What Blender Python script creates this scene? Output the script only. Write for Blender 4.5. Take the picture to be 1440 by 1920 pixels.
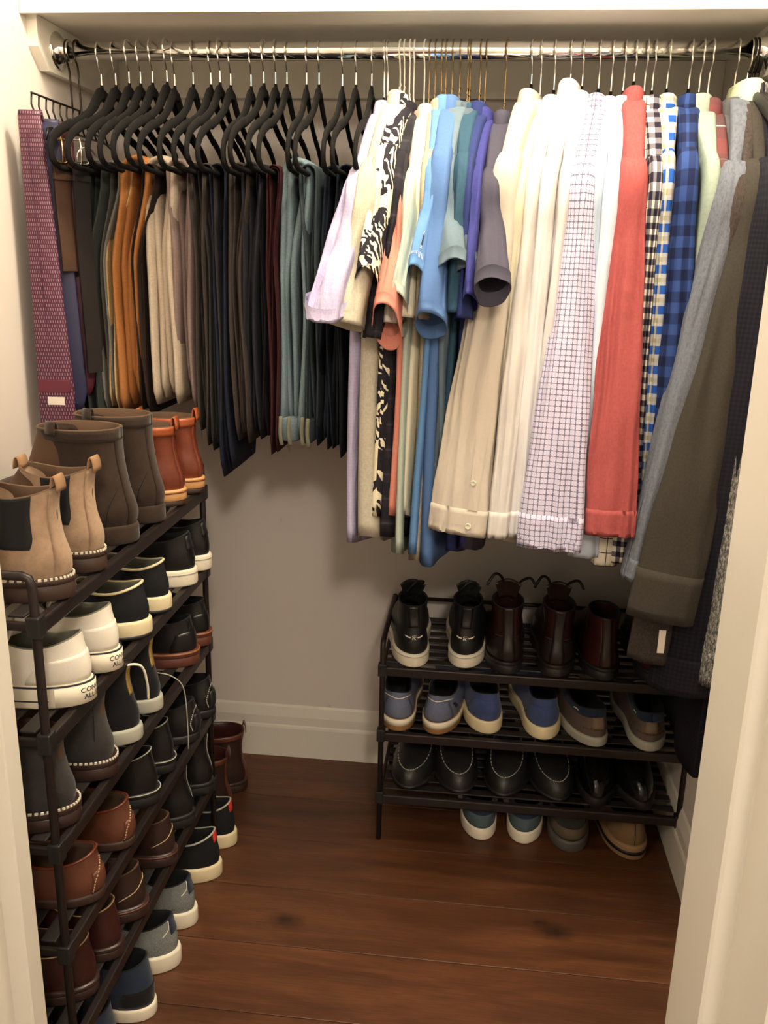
import bpy, bmesh, math, random
from mathutils import Vector, Matrix

for _o in list(bpy.data.objects):
    bpy.data.objects.remove(_o, do_unlink=True)
scene = bpy.context.scene
COL = scene.collection
PI = math.pi
rnd = random.Random(7)

# ------------------------------------------------------------------ camera
cam_data = bpy.data.cameras.new('camera')
cam_data.sensor_fit = 'VERTICAL'
cam_data.sensor_height = 24.0
cam_data.lens = 20.5
cam_data.clip_start = 0.02
cam = bpy.data.objects.new('camera', cam_data)
COL.objects.link(cam)
# eye height 1.315 m, looking 16 degrees down and a little to the left, rolled 1.3 degrees
_rot = Matrix(((0.994038, -0.049983, 0.096901), (0.106824, 0.26852, -0.957333), (0.02183, 0.961976, 0.272259)))
cam.matrix_world = Matrix.Translation((0, 0, 1.315)) @ _rot.to_4x4()
scene.camera = cam

# ------------------------------------------------------------------ world, lights, exposure
scene.view_settings.view_transform = 'Standard'
scene.view_settings.look = 'None'
scene.view_settings.gamma = 1.0
scene.view_settings.use_curve_mapping = False
scene.view_settings.exposure = 0.0
world = bpy.data.worlds.new('world')
scene.world = world
world.use_nodes = True
_bg = world.node_tree.nodes['Background']
_bg.inputs[0].default_value = (1.0, 0.86, 0.66, 1)
_bg.inputs[1].default_value = 0.30


def globe_light(name, loc, radius, watts, color):
    l = bpy.data.lights.new(name, 'POINT')
    l.shadow_soft_size = radius
    l.energy = watts
    l.color = color
    o = bpy.data.objects.new(name, l)
    COL.objects.link(o)
    o.location = loc
    return o


globe_light('hall_ceiling_light', (0.38, -1.05, 2.30), 0.13, 80, (1.0, 0.86, 0.72))
globe_light('hall_fill_light', (-1.50, -0.60, 2.20), 0.13, 26, (1.0, 0.86, 0.70))  # added fill that brightens the right jamb, not a known fixture
globe_light('closet_ceiling_light', (0.02, 1.26, 2.34), 0.09, 50, (1.0, 0.89, 0.71))


# ------------------------------------------------------------------ object helpers
def link(o, parent=None):
    COL.objects.link(o)
    if parent is not None:
        o.parent = parent
    return o


def tag(o, label=None, cat=None, group=None, kind=None):
    if label:
        o['label'] = label
    if cat:
        o['category'] = cat
    if group:
        o['group'] = group
    if kind:
        o['kind'] = kind
    return o


def thing(name, label, cat, loc=(0, 0, 0), rz=0.0, group=None):
    o = bpy.data.objects.new(name, None)
    o.empty_display_size = 0.05
    link(o)
    o.location = loc
    o.rotation_euler = (0, 0, rz)
    return tag(o, label, cat, group)


def mesh_obj(name, verts, faces, mat, parent=None, smooth=True, uvs=None, kind=None, label=None):
    me = bpy.data.meshes.new(name)
    me.from_pydata([tuple(v) for v in verts], [], faces)
    if uvs is not None:
        layer = me.uv_layers.new(name='UVMap')
        flat = []
        for fu in uvs:
            for u in fu:
                flat.extend(u)
        layer.data.foreach_set('uv', flat)
    me.validate()
    me.materials.append(mat)
    if smooth:
        me.polygons.foreach_set('use_smooth', [True] * len(me.polygons))
    me.update()
    o = bpy.data.objects.new(name, me)
    link(o, parent)
    if kind:
        o['kind'] = kind
    if label:
        o['label'] = label
    return o


def box_data(x0, x1, y0, y1, z0, z1, b=0.0):
    if b <= 0:
        v = [(x, y, z) for z in (z0, z1) for y in (y0, y1) for x in (x0, x1)]
        f = [(0, 2, 3, 1), (4, 5, 7, 6), (0, 1, 5, 4), (2, 6, 7, 3), (0, 4, 6, 2), (1, 3, 7, 5)]
        return v, f
    bm = bmesh.new()
    bmesh.ops.create_cube(bm, size=1.0)
    for v in bm.verts:
        v.co = Vector(((x0 + x1) / 2 + v.co.x * (x1 - x0), (y0 + y1) / 2 + v.co.y * (y1 - y0), (z0 + z1) / 2 + v.co.z * (z1 - z0)))
    bmesh.ops.bevel(bm, geom=list(bm.edges), offset=b, segments=2, affect='EDGES', profile=0.5)
    bm.verts.index_update()
    vs = [tuple(v.co) for v in bm.verts]
    fs = [tuple(v.index for v in f.verts) for f in bm.faces]
    bm.free()
    return vs, fs


def box(name, x0, x1, y0, y1, z0, z1, mat, parent=None, b=0.0, kind=None):
    v, f = box_data(x0, x1, y0, y1, z0, z1, b)
    return mesh_obj(name, v, f, mat, parent, smooth=False, kind=kind)


def prism(name, pts, axis, c0, c1, mat, parent=None, kind=None, smooth=False):
    """polygon in the two other axes extruded along one axis"""
    def mk(p, c):
        if axis == 'x':
            return (c, p[0], p[1])
        if axis == 'y':
            return (p[0], c, p[1])
        return (p[0], p[1], c)
    n = len(pts)
    v = [mk(p, c0) for p in pts] + [mk(p, c1) for p in pts]
    f = [tuple(range(n)), tuple(range(2 * n - 1, n - 1, -1))]
    for i in range(n):
        j = (i + 1) % n
        f.append((i, j, n + j, n + i)[::-1])
    return mesh_obj(name, v, f, mat, parent, smooth=smooth, kind=kind)


def loft(rings, closed=True, cap0=False, cap1=False, uv_scale=1.0):
    """skin a list of rings (lists of Vectors); returns verts, faces, uvs in metres"""
    n = len(rings[0])
    verts = [p for r in rings for p in r]
    m = len(rings)
    mid = rings[m // 2]
    us = [0.0]
    for k in range(n):
        us.append(us[-1] + (Vector(mid[(k + 1) % n]) - Vector(mid[k])).length)
    vs = [0.0]
    for i in range(1, m):
        c0 = sum((Vector(p) for p in rings[i - 1]), Vector()) / n
        c1 = sum((Vector(p) for p in rings[i]), Vector()) / n
        vs.append(vs[-1] + (c1 - c0).length)
    faces, uvs = [], []
    kk = n if closed else n - 1
    for i in range(m - 1):
        for k in range(kk):
            k2 = (k + 1) % n
            faces.append((i * n + k, i * n + k2, (i + 1) * n + k2, (i + 1) * n + k))
            uvs.append(((us[k] * uv_scale, -vs[i] * uv_scale), (us[k + 1] * uv_scale, -vs[i] * uv_scale),
                        (us[k + 1] * uv_scale, -vs[i + 1] * uv_scale), (us[k] * uv_scale, -vs[i + 1] * uv_scale)))
    if cap0:
        faces.append(tuple(range(n))[::-1])
        uvs.append(tuple((p[0], p[1]) for p in rings[0])[::-1])
    if cap1:
        faces.append(tuple((m - 1) * n + k for k in range(n)))
        uvs.append(tuple((p[0], p[1]) for p in rings[-1]))
    return verts, faces, uvs


def loft_obj(name, rings, mat, parent=None, closed=True, cap0=False, cap1=False, smooth=True, kind=None, label=None):
    v, f, u = loft(rings, closed, cap0, cap1)
    return mesh_obj(name, v, f, mat, parent, smooth, u, kind, label)


def tube_rings(path, r, n=8, closed=False):
    pts = [Vector(p) for p in path]
    m = len(pts)
    rings = []
    up = None
    for i, p in enumerate(pts):
        if closed:
            t = pts[(i + 1) % m] - pts[(i - 1) % m]
        else:
            t = pts[min(i + 1, m - 1)] - pts[max(i - 1, 0)]
        if t.length < 1e-9:
            t = Vector((0, 0, 1))
        t.normalize()
        if up is None:
            up = Vector((0, 0, 1)) if abs(t.z) < 0.9 else Vector((1, 0, 0))
        u = (up - t * up.dot(t))
        if u.length < 1e-6:
            u = t.orthogonal()
        u.normalize()
        w = t.cross(u)
        up = u
        rr = r[i] if isinstance(r, list) else r
        ra, rb = rr if isinstance(rr, (list, tuple)) else (rr, rr)
        rings.append([p + u * (ra * math.cos(2 * PI * k / n)) + w * (rb * math.sin(2 * PI * k / n)) for k in range(n)])
    if closed:
        rings.append(list(rings[0]))
    return rings


def tube(name, path, r, mat, parent=None, n=8, closed=False, kind=None, label=None):
    rings = tube_rings(path, r, n, closed)
    return loft_obj(name, rings, mat, parent, cap0=not closed, cap1=not closed, kind=kind, label=label)


def spline(pts, n=8):
    """Catmull-Rom through points"""
    P = [Vector(p) for p in pts]
    out = []
    for i in range(len(P) - 1):
        p0 = P[max(i - 1, 0)]
        p1, p2 = P[i], P[i + 1]
        p3 = P[min(i + 2, len(P) - 1)]
        for k in range(n):
            t = k / n
            out.append(0.5 * ((2 * p1) + (p2 - p0) * t + (2 * p0 - 5 * p1 + 4 * p2 - p3) * t * t + (3 * p1 - p0 - 3 * p2 + p3) * t ** 3))
    out.append(P[-1])
    return out


def lerp(a, b, t):
    return a + (b - a) * t


def smooth01(t):
    t = max(0.0, min(1.0, t))
    return t * t * (3 - 2 * t)


def keyed(keys, x):
    for (x0, y0), (x1, y1) in zip(keys, keys[1:]):
        if x <= x1:
            return y0 + (y1 - y0) * smooth01((x - x0) / (x1 - x0))
    return keys[-1][1]


def text_mesh(body, size):
    c = bpy.data.curves.new('lettering', 'FONT')
    c.body = body
    c.size = size
    c.align_x = 'CENTER'
    c.align_y = 'CENTER'
    c.offset = size * 0.012
    o = bpy.data.objects.new('lettering', c)
    COL.objects.link(o)
    dg = bpy.context.evaluated_depsgraph_get()
    me = bpy.data.meshes.new_from_object(o.evaluated_get(dg))
    bpy.data.objects.remove(o, do_unlink=True)
    bm = bmesh.new()
    bm.from_mesh(me)
    bmesh.ops.subdivide_edges(bm, edges=[e for e in bm.edges if e.calc_length() > size * 0.2], cuts=1)
    bm.verts.index_update()
    v = [tuple(p.co) for p in bm.verts]
    f = [tuple(p.index for p in q.verts) for q in bm.faces]
    bm.free()
    bpy.data.meshes.remove(me)
    return v, f


# ------------------------------------------------------------------ materials
MATS = {}


class NT:
    """small node-tree writer"""

    def __init__(self, name):
        self.m = bpy.data.materials.new(name)
        self.m.use_nodes = True
        self.t = self.m.node_tree
        self.b = self.t.nodes['Principled BSDF']

    def n(self, kind, **kw):
        nd = self.t.nodes.new(kind)
        for k, v in kw.items():
            setattr(nd, k, v)
        return nd

    def set(self, sock, val):
        if hasattr(val, 'is_output') or isinstance(val, bpy.types.NodeSocket):
            self.t.links.new(val, sock)
        elif isinstance(val, (tuple, list)) and len(val) == 3 and sock.type == 'RGBA':
            sock.default_value = (*val, 1)
        else:
            sock.default_value = val

    def math(self, op, a, b=0.0, c=None):
        nd = self.n('ShaderNodeMath', operation=op)
        self.set(nd.inputs[0], a)
        self.set(nd.inputs[1], b)
        if c is not None:
            self.set(nd.inputs[2], c)
        return nd.outputs[0]

    def mix(self, f, a, b, blend='MIX'):
        nd = self.n('ShaderNodeMix', data_type='RGBA', blend_type=blend)
        self.set(nd.inputs[0], f)
        self.set(nd.inputs[6], a)
        self.set(nd.inputs[7], b)
        return nd.outputs[2]

    def uv(self):
        return self.n('ShaderNodeTexCoord').outputs['UV']

    def obj(self):
        return self.n('ShaderNodeTexCoord').outputs['Object']

    def geo(self):
        return self.n('ShaderNodeNewGeometry').outputs['Position']

    def xyz(self, v):
        nd = self.n('ShaderNodeSeparateXYZ')
        self.set(nd.inputs[0], v)
        return nd.outputs

    def scale(self, v, s, rot=(0, 0, 0)):
        nd = self.n('ShaderNodeMapping')
        self.set(nd.inputs[0], v)
        nd.inputs['Scale'].default_value = s
        nd.inputs['Rotation'].default_value = rot
        return nd.outputs[0]

    def noise(self, v, scale, detail=3.0, rough=0.5, dist=0.0):
        nd = self.n('ShaderNodeTexNoise')
        self.set(nd.inputs['Vector'], v)
        nd.inputs['Scale'].default_value = scale
        nd.inputs['Detail'].default_value = detail
        nd.inputs['Roughness'].default_value = rough
        nd.inputs['Distortion'].default_value = dist
        return nd.outputs['Fac']

    def ramp(self, f, stops):
        nd = self.n('ShaderNodeValToRGB')
        self.set(nd.inputs[0], f)
        cr = nd.color_ramp
        while len(cr.elements) < len(stops):
            cr.elements.new(0.5)
        for e, (p, c) in zip(cr.elements, stops):
            e.position = p
            e.color = (*c, 1) if len(c) == 3 else c
        return nd.outputs[0]

    def bump(self, h, strength, dist=0.002):
        nd = self.n('ShaderNodeBump')
        nd.inputs['Strength'].default_value = strength
        nd.inputs['Distance'].default_value = dist
        self.set(nd.inputs['Height'], h)
        self.t.links.new(nd.outputs[0], self.b.inputs['Normal'])

    def done(self, color, rough=0.6, metal=0.0, sheen=0.0, spec=None):
        self.set(self.b.inputs['Base Color'], color)
        self.set(self.b.inputs['Roughness'], rough)
        self.b.inputs['Metallic'].default_value = metal
        if sheen:
            self.b.inputs['Sheen Weight'].default_value = sheen
        if spec is not None:
            self.b.inputs['Specular IOR Level'].default_value = spec
        return self.m


def srgb(r, g, b):
    def f(c):
        c /= 255.0
        return c / 12.92 if c <= 0.04045 else ((c + 0.055) / 1.055) ** 2.4
    return (f(r), f(g), f(b))


def plain(name, col, rough=0.5, metal=0.0, var=0.0, scale=30.0, bump=0.0, bscale=200.0, spec=None):
    if name in MATS:
        return MATS[name]
    k = NT(name)
    c = col
    if var:
        f = k.noise(k.obj(), scale, 4.0, 0.6)
        lo = tuple(x * (1 - var) for x in col)
        hi = tuple(min(1, x * (1 + var)) for x in col)
        c = k.ramp(f, [(0.3, lo), (0.7, hi)])
    if bump:
        k.bump(k.noise(k.obj(), bscale, 2.0), bump, 0.001)
    MATS[name] = k.done(c, rough, metal, spec=spec)
    return MATS[name]


def cloth(name, col, var=0.10, wr=0.35, weave=900.0, rough=0.88, sheen=0.0, pattern=None, wscale=9.0, crumple=0.0):
    """woven cloth: mottled colour, fine weave, soft wrinkles; pattern(NT, uv, base) may replace the colour"""
    if name in MATS:
        return MATS[name]
    k = NT(name)
    uv = k.uv()
    f = k.noise(k.scale(uv, (40, 90, 40)), 3.0, 5.0, 0.65)
    lo = tuple(x * (1 - var) for x in col)
    hi = tuple(min(1, x * (1 + var)) for x in col)
    base = k.ramp(f, [(0.25, lo), (0.75, hi)])
    if pattern:
        base = pattern(k, uv, base)
    o = k.obj()
    w1 = k.noise(k.scale(o, (1.0, 1.0, 0.35)), wscale * 1.6, 3.0, 0.55, 0.6)
    w2 = k.noise(uv, weave, 1.0)
    h = k.math('ADD', k.math('MULTIPLY', w1, 1.0), k.math('MULTIPLY', w2, 0.035))
    if crumple:
        vo = k.n('ShaderNodeTexVoronoi', feature='DISTANCE_TO_EDGE')
        k.set(vo.inputs['Vector'], k.scale(o, (1.0, 1.0, 0.7)))
        vo.inputs['Scale'].default_value = 15.0
        h = k.math('ADD', h, k.math('MULTIPLY', vo.outputs['Distance'], crumple))
    k.bump(h, wr, 0.02)
    MATS[name] = k.done(base, rough, 0.0, sheen, spec=0.2)
    return MATS[name]


def band(k, x, period, width, offset=0.0):
    """1 where frac(x/period) < width"""
    fr = k.math('FRACT', k.math('ADD', k.math('DIVIDE', x, period), offset + 100.0))
    return k.math('LESS_THAN', fr, width)


def pat_gingham(c0, c1, c2, period):
    def fn(k, uv, base):
        x = k.xyz(uv)
        a = band(k, x[0], period, 0.5)
        b = band(k, x[1], period, 0.5)
        s = k.math('MULTIPLY', k.math('ADD', a, b), 0.5)
        col = k.ramp(s, [(0.0, c0), (0.5, c1), (1.0, c2)])
        return k.mix(0.18, col, base, 'MULTIPLY')
    return fn


def pat_grid(line, period, width, line2=None, period2=None):
    def fn(k, uv, base):
        x = k.xyz(uv)
        m = k.math('MAXIMUM', band(k, x[0], period, width), band(k, x[1], period, width))
        c = k.mix(m, base, line)
        if line2:
            m2 = k.math('MAXIMUM', band(k, x[0], period2 or period, width * 1.2, 0.5), band(k, x[1], period2 or period, width * 1.2, 0.5))
            c = k.mix(k.math('MULTIPLY', m2, 0.55), c, line2)
        return c
    return fn


def pat_plaid(cols, periods):
    def fn(k, uv, base):
        x = k.xyz(uv)
        c = base
        for i, (col, per, w, off, fac) in enumerate(cols):
            a = band(k, x[0], per, w, off)
            b = band(k, x[1], per, w, off)
            s = k.math('MULTIPLY', k.math('ADD', a, b), 0.5 * fac)
            c = k.mix(s, c, col)
        return c
    return fn


def pat_palm(dark, light):
    def fn(k, uv, base):
        w = k.n('ShaderNodeTexWave', wave_type='BANDS', bands_direction='DIAGONAL')
        k.set(w.inputs['Vector'], uv)
        w.inputs['Scale'].default_value = 34.0
        w.inputs['Distortion'].default_value = 7.0
        w.inputs['Detail'].default_value = 1.2
        w.inputs['Detail Scale'].default_value = 1.4
        fro = k.math('GREATER_THAN', w.outputs['Fac'], 0.62)
        big = k.math('GREATER_THAN', k.noise(uv, 13.0, 1.0, 0.4, 1.2), 0.50)
        leaf = k.math('GREATER_THAN', k.noise(uv, 9.0, 1.5, 0.4, 1.5), 0.57)
        m = k.math('MAXIMUM', k.math('MULTIPLY', fro, big), leaf)
        return k.mix(m, dark, light)
    return fn


def pat_heather(c2, scale=260.0, amt=0.5):
    def fn(k, uv, base):
        f = k.noise(k.scale(uv, (1, 0.4, 1)), scale, 3.0, 0.8)
        m = k.ramp(f, [(0.45, (0, 0, 0)), (0.62, (1, 1, 1))])
        return k.mix(k.math('MULTIPLY', m, amt), base, c2)
    return fn


def pat_motif(c2, scale=95.0, thr=0.55):
    def fn(k, uv, base):
        v = k.n('ShaderNodeTexVoronoi', feature='F1')
        k.set(v.inputs['Vector'], uv)
        v.inputs['Scale'].default_value = scale
        v.inputs['Randomness'].default_value = 0.25
        m = k.ramp(v.outputs['Distance'], [(0.30, (1, 1, 1)), (0.42, (0, 0, 0))])
        return k.mix(k.math('MULTIPLY', m, thr), base, c2)
    return fn


def suede(name, col, var=0.25):
    if name in MATS:
        return MATS[name]
    k = NT(name)
    f = k.noise(k.obj(), 28.0, 5.0, 0.7)
    lo = tuple(x * (1 - var) for x in col)
    hi = tuple(min(1, x * (1 + var)) for x in col)
    k.bump(k.noise(k.obj(), 900.0, 2.0), 0.25, 0.001)
    MATS[name] = k.done(k.ramp(f, [(0.3, lo), (0.72, hi)]), 0.95, 0.0, 0.15, spec=0.1)
    return MATS[name]


def leather(name, col, rough=0.38, var=0.2, dark=None):
    if name in MATS:
        return MATS[name]
    k = NT(name)
    f = k.noise(k.obj(), 22.0, 4.0, 0.6)
    lo = dark or tuple(x * (1 - var) for x in col)
    hi = tuple(min(1, x * (1 + var)) for x in col)
    k.bump(k.noise(k.obj(), 260.0, 3.0), 0.18, 0.001)
    MATS[name] = k.done(k.ramp(f, [(0.3, lo), (0.7, hi)]), rough)
    return MATS[name]


def wall_paint(name, col, rough=0.55, marks=False):
    k = NT(name)
    p = k.geo()
    f = k.noise(p, 1.3, 3.0, 0.5)
    c = k.ramp(f, [(0.3, tuple(x * 0.97 for x in col)), (0.7, col)])
    if marks:
        # a few faint scuffs with shapes of their own
        s = k.noise(k.scale(p, (9, 9, 3.2), (0, 0.5, 0)), 2.3, 2.0, 0.5, 0.4)
        m = k.ramp(s, [(0.735, (0, 0, 0)), (0.78, (1, 1, 1))])
        c = k.mix(k.math('MULTIPLY', m, 0.35), c, srgb(96, 76, 66))
    k.bump(k.noise(p, 240.0, 2.0), 0.10, 0.001)
    return k.done(c, rough)


M_wall = wall_paint('wall_paint', (0.79, 0.725, 0.66), 0.6, True)
M_trim = wall_paint('trim_paint', (0.83, 0.795, 0.70), 0.35)
M_ceil = wall_paint('ceiling_paint', (0.75, 0.73, 0.68), 0.7)
M_chrome = plain('chrome', (0.86, 0.86, 0.84), 0.10, 1.0)
M_hook = plain('hook_chrome', (0.80, 0.78, 0.72), 0.22, 1.0)
M_velvet = plain('black_velvet', (0.0085, 0.008, 0.0075), 0.9, 0, 0.3, 60, spec=0.15)
M_rackmetal = plain('rack_metal', (0.022, 0.015, 0.014), 0.42, 0.3)
M_slat = plain('rack_slat', (0.016, 0.012, 0.011), 0.5)
M_blackwire = plain('dark_wire', (0.03, 0.024, 0.018), 0.35, 0.8)
M_whitewire = plain('white_wire', (0.75, 0.73, 0.66), 0.35)
M_goldwire = plain('gold_wire', (0.28, 0.20, 0.10), 0.35, 0.9)
M_brass = plain('brass', (0.62, 0.45, 0.20), 0.22, 1.0)
M_blackplastic = plain('black_plastic', (0.012, 0.011, 0.011), 0.45)


def wood_floor():
    k = NT('walnut_boards')
    p = k.geo()
    rndv = k.n('ShaderNodeObjectInfo').outputs['Random']
    shift = k.n('ShaderNodeCombineXYZ')
    k.set(shift.inputs[0], k.math('MULTIPLY', rndv, 7.0))
    k.set(shift.inputs[1], k.math('MULTIPLY', rndv, 3.0))
    add = k.n('ShaderNodeVectorMath', operation='ADD')
    k.set(add.inputs[0], p)
    k.set(add.inputs[1], shift.outputs[0])
    v = add.outputs[0]
    big = k.noise(k.scale(v, (1.1, 9.0, 1)), 2.2, 4.0, 0.6, 0.8)
    fine = k.noise(k.scale(v, (5.0, 90.0, 1)), 3.0, 3.0, 0.7, 0.2)
    f = k.math('ADD', k.math('MULTIPLY', big, 0.62), k.math('MULTIPLY', fine, 0.38))
    col = k.ramp(f, [(0.26, srgb(48, 27, 16)), (0.48, srgb(80, 47, 27)), (0.66, srgb(106, 66, 38)), (0.85, srgb(126, 84, 50))])
    # two knots in the boards
    x = k.xyz(p)
    for kx, ky, r in ((-0.338, 1.491, 0.028), (0.218, 1.530, 0.030), (0.19, 1.552, 0.012)):
        dx = k.math('DIVIDE', k.math('SUBTRACT', x[0], kx), 1.9)
        dy = k.math('SUBTRACT', x[1], ky)
        d = k.math('SQRT', k.math('ADD', k.math('MULTIPLY', dx, dx), k.math('MULTIPLY', dy, dy)))
        wob = k.math('ADD', d, k.math('MULTIPLY', k.math('SUBTRACT', k.noise(p, 60.0, 3.0), 0.5), 0.02))
        m = k.ramp(k.math('DIVIDE', wob, r), [(0.15, (1, 1, 1)), (0.95, (0, 0, 0))])
        col = k.mix(k.math('MULTIPLY', m, 0.85), col, srgb(30, 15, 8))
    bri = k.math('ADD', k.math('MULTIPLY', rndv, 0.42), 0.78)
    hs = k.n('ShaderNodeHueSaturation')
    k.set(hs.inputs['Value'], bri)
    k.set(hs.inputs['Color'], col)
    k.bump(fine, 0.08, 0.002)
    return k.done(hs.outputs[0], k.math('ADD', k.math('MULTIPLY', fine, 0.15), 0.34))


M_wood = wood_floor()
M_gap = plain('board_gap', (0.02, 0.012, 0.008), 0.8)

# ------------------------------------------------------------------ the closet shell
XL, XR, YB, YF = -0.86, 0.512, 2.12, 0.92        # inner faces of the closet
JL, JR = -0.549, 0.276                            # door stops
H = 2.46

tag(box('wall_back', XL - 0.1, XR + 0.1, YB, YB + 0.1, 0, H, M_wall), kind='structure')
tag(box('wall_left', XL - 0.1, XL, 0.66, YB, 0, H, M_wall), kind='structure')
tag(box('wall_right', XR, XR + 0.1, 0.66, YB, 0, H, M_wall), kind='structure')
# front wall with the door opening, one slab shaped like an upside-down U
_fw = [(-2.4, 0), (JL - 0.055, 0), (JL - 0.055, 2.09), (JR + 0.055, 2.09), (JR + 0.055, 0), (2.4, 0), (2.4, H), (-2.4, H)]
tag(prism('wall_front', _fw, 'y', 0.70, YF, M_wall), kind='structure')
# the hall in front of the closet, where the camera stands
tag(box('wall_hall_left', -2.1, -2.0, -2.3, 0.70, 0, H, M_ceil), kind='structure')
tag(box('wall_hall_right', 2.0, 2.1, -2.3, 0.70, 0, H, M_ceil), kind='structure')
tag(box('wall_hall_back', -2.1, 2.1, -2.4, -2.3, 0, H, M_ceil), kind='structure')
tag(box('ceiling_hall', -2.1, 2.1, -2.4, 0.70, H, H + 0.08, M_ceil), kind='structure')
tag(box('ceiling', XL - 0.1, XR + 0.1, 0.70, YB + 0.1, H, H + 0.08, M_ceil), kind='structure')

# door frame: jamb boards with rebated stops, mitred head
_pl = [(JL - 0.055, 0.69), (JL - 0.026, 0.69), (JL - 0.026, 0.893), (JL - 0.002, 0.893), (JL, 0.895), (JL, 0.926), (JL - 0.055, 0.926)]
tag(prism('trim_1', _pl, 'z', 0, 2.09, M_trim), kind='structure')
_pr = [(JR + 0.055, 0.69), (JR + 0.055, 0.916), (JR, 0.916), (JR, 0.802), (JR + 0.003, 0.799), (JR + 0.019, 0.799), (JR + 0.021, 0.797), (JR + 0.021, 0.69)]
tag(prism('trim_2', _pr, 'z', 0, 2.09, M_trim), kind='structure')
tag(prism('trim_3', [(0.69, 2.06), (0.69, 2.09), (0.92, 2.09), (0.92, 2.04), (0.80, 2.04), (0.80, 2.06)], 'x', JL - 0.05, JR + 0.05, M_trim), kind='structure')

# baseboards with a moulded top
def baseboard(name, pts, axis, c0, c1):
    return tag(prism(name, pts, axis, c0, c1, M_trim), kind='structure')


_prof = [(0, 0), (0.014, 0), (0.014, 0.086), (0.0125, 0.092), (0.0105, 0.096), (0.0105, 0.120), (0.008, 0.130), (0.004, 0.146), (0.0, 0.152)]
baseboard('baseboard_back', [(YB - d, z) for d, z in _prof], 'x', XL + 0.014, XR - 0.014)
baseboard('baseboard_left', [(XL + d, z) for d, z in _prof], 'y', YF, YB)
baseboard('baseboard_right', [(XR - d, z) for d, z in _prof], 'y', YF, YB)

# shelf cleats on three walls (side cleats with a clipped lower corner)
ZS = 1.745
_cl = [(1.722, ZS), (1.722, 1.692), (1.760, 1.657), (YB, 1.657), (YB, ZS)]
tag(prism('trim_4', _cl, 'x', XL, XL + 0.020, M_trim), kind='structure')
tag(prism('trim_5', _cl, 'x', XR - 0.020, XR, M_trim), kind='structure')
tag(box('trim_6', XL + 0.020, XR - 0.020, YB - 0.02, YB, 1.668, ZS, M_trim, b=0.002), kind='structure')

shelf = thing('closet_shelf', 'white painted shelf board resting on cleats above the hanging rod', 'shelf', (0, 1.91, ZS))
box('shelf_board', XL + 0.001, XR - 0.001, -0.20, 0.209, 0.0005, 0.020, M_trim, shelf, b=0.001)
prism('shelf_nosing', [(-0.213, -0.004), (-0.203, -0.004), (-0.203, 0.036), (-0.210, 0.036), (-0.213, 0.033)], 'x', XL + 0.001, XR - 0.001, M_trim, shelf)

# floor: boards running left to right
floor = box('floor', -2.4, 2.4, -2.4, YB + 0.1, -0.05, -0.006, M_gap)
tag(floor, kind='structure')
_bw = 0.1665
_row = 0
y = 1.4195 - 23 * _bw
_plank_mesh = {}
while y < YB - 0.001:
    y1 = min(y + _bw, YB)
    r2 = random.Random(_row * 13 + 5)
    cuts = [-2.4, -2.4 + r2.uniform(0.35, 1.3), 0.0, 2.4]
    cuts[2] = cuts[1] + 1.85
    if y > 0.85:
        cuts = [-0.96, 0.612]
    for a, b_ in zip(cuts, cuts[1:]):
        g = 0.0007
        box('plank', a + g, b_ - g, y + g, y1 - g, -0.006, 0.0, M_wood, floor, b=0.0009)
    y = y1
    _row += 1

# closet rod with end flanges
RY, RZ = 1.80, 1.70
rod = thing('closet_rod', 'polished chrome closet rod running wall to wall under the shelf', 'rod', (0, RY, RZ))
tube('rod_tube', [(XL + 0.022, 0, 0), (XR - 0.022, 0, 0)], 0.0160, M_chrome, rod, n=40)
for s, xx in ((1, XL + 0.020), (-1, XR - 0.020)):
    prof = [(0.0, 0.034), (0.003, 0.034), (0.005, 0.031), (0.007, 0.024), (0.020, 0.0195), (0.026, 0.0190), (0.026, 0.0162)]
    rings = []
    for d, rr in prof:
        rings.append([Vector((xx + s * d, rr * math.cos(2 * PI * k / 32), rr * math.sin(2 * PI * k / 32))) for k in range(32)])
    loft_obj('flange', rings, M_chrome, rod)

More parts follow.
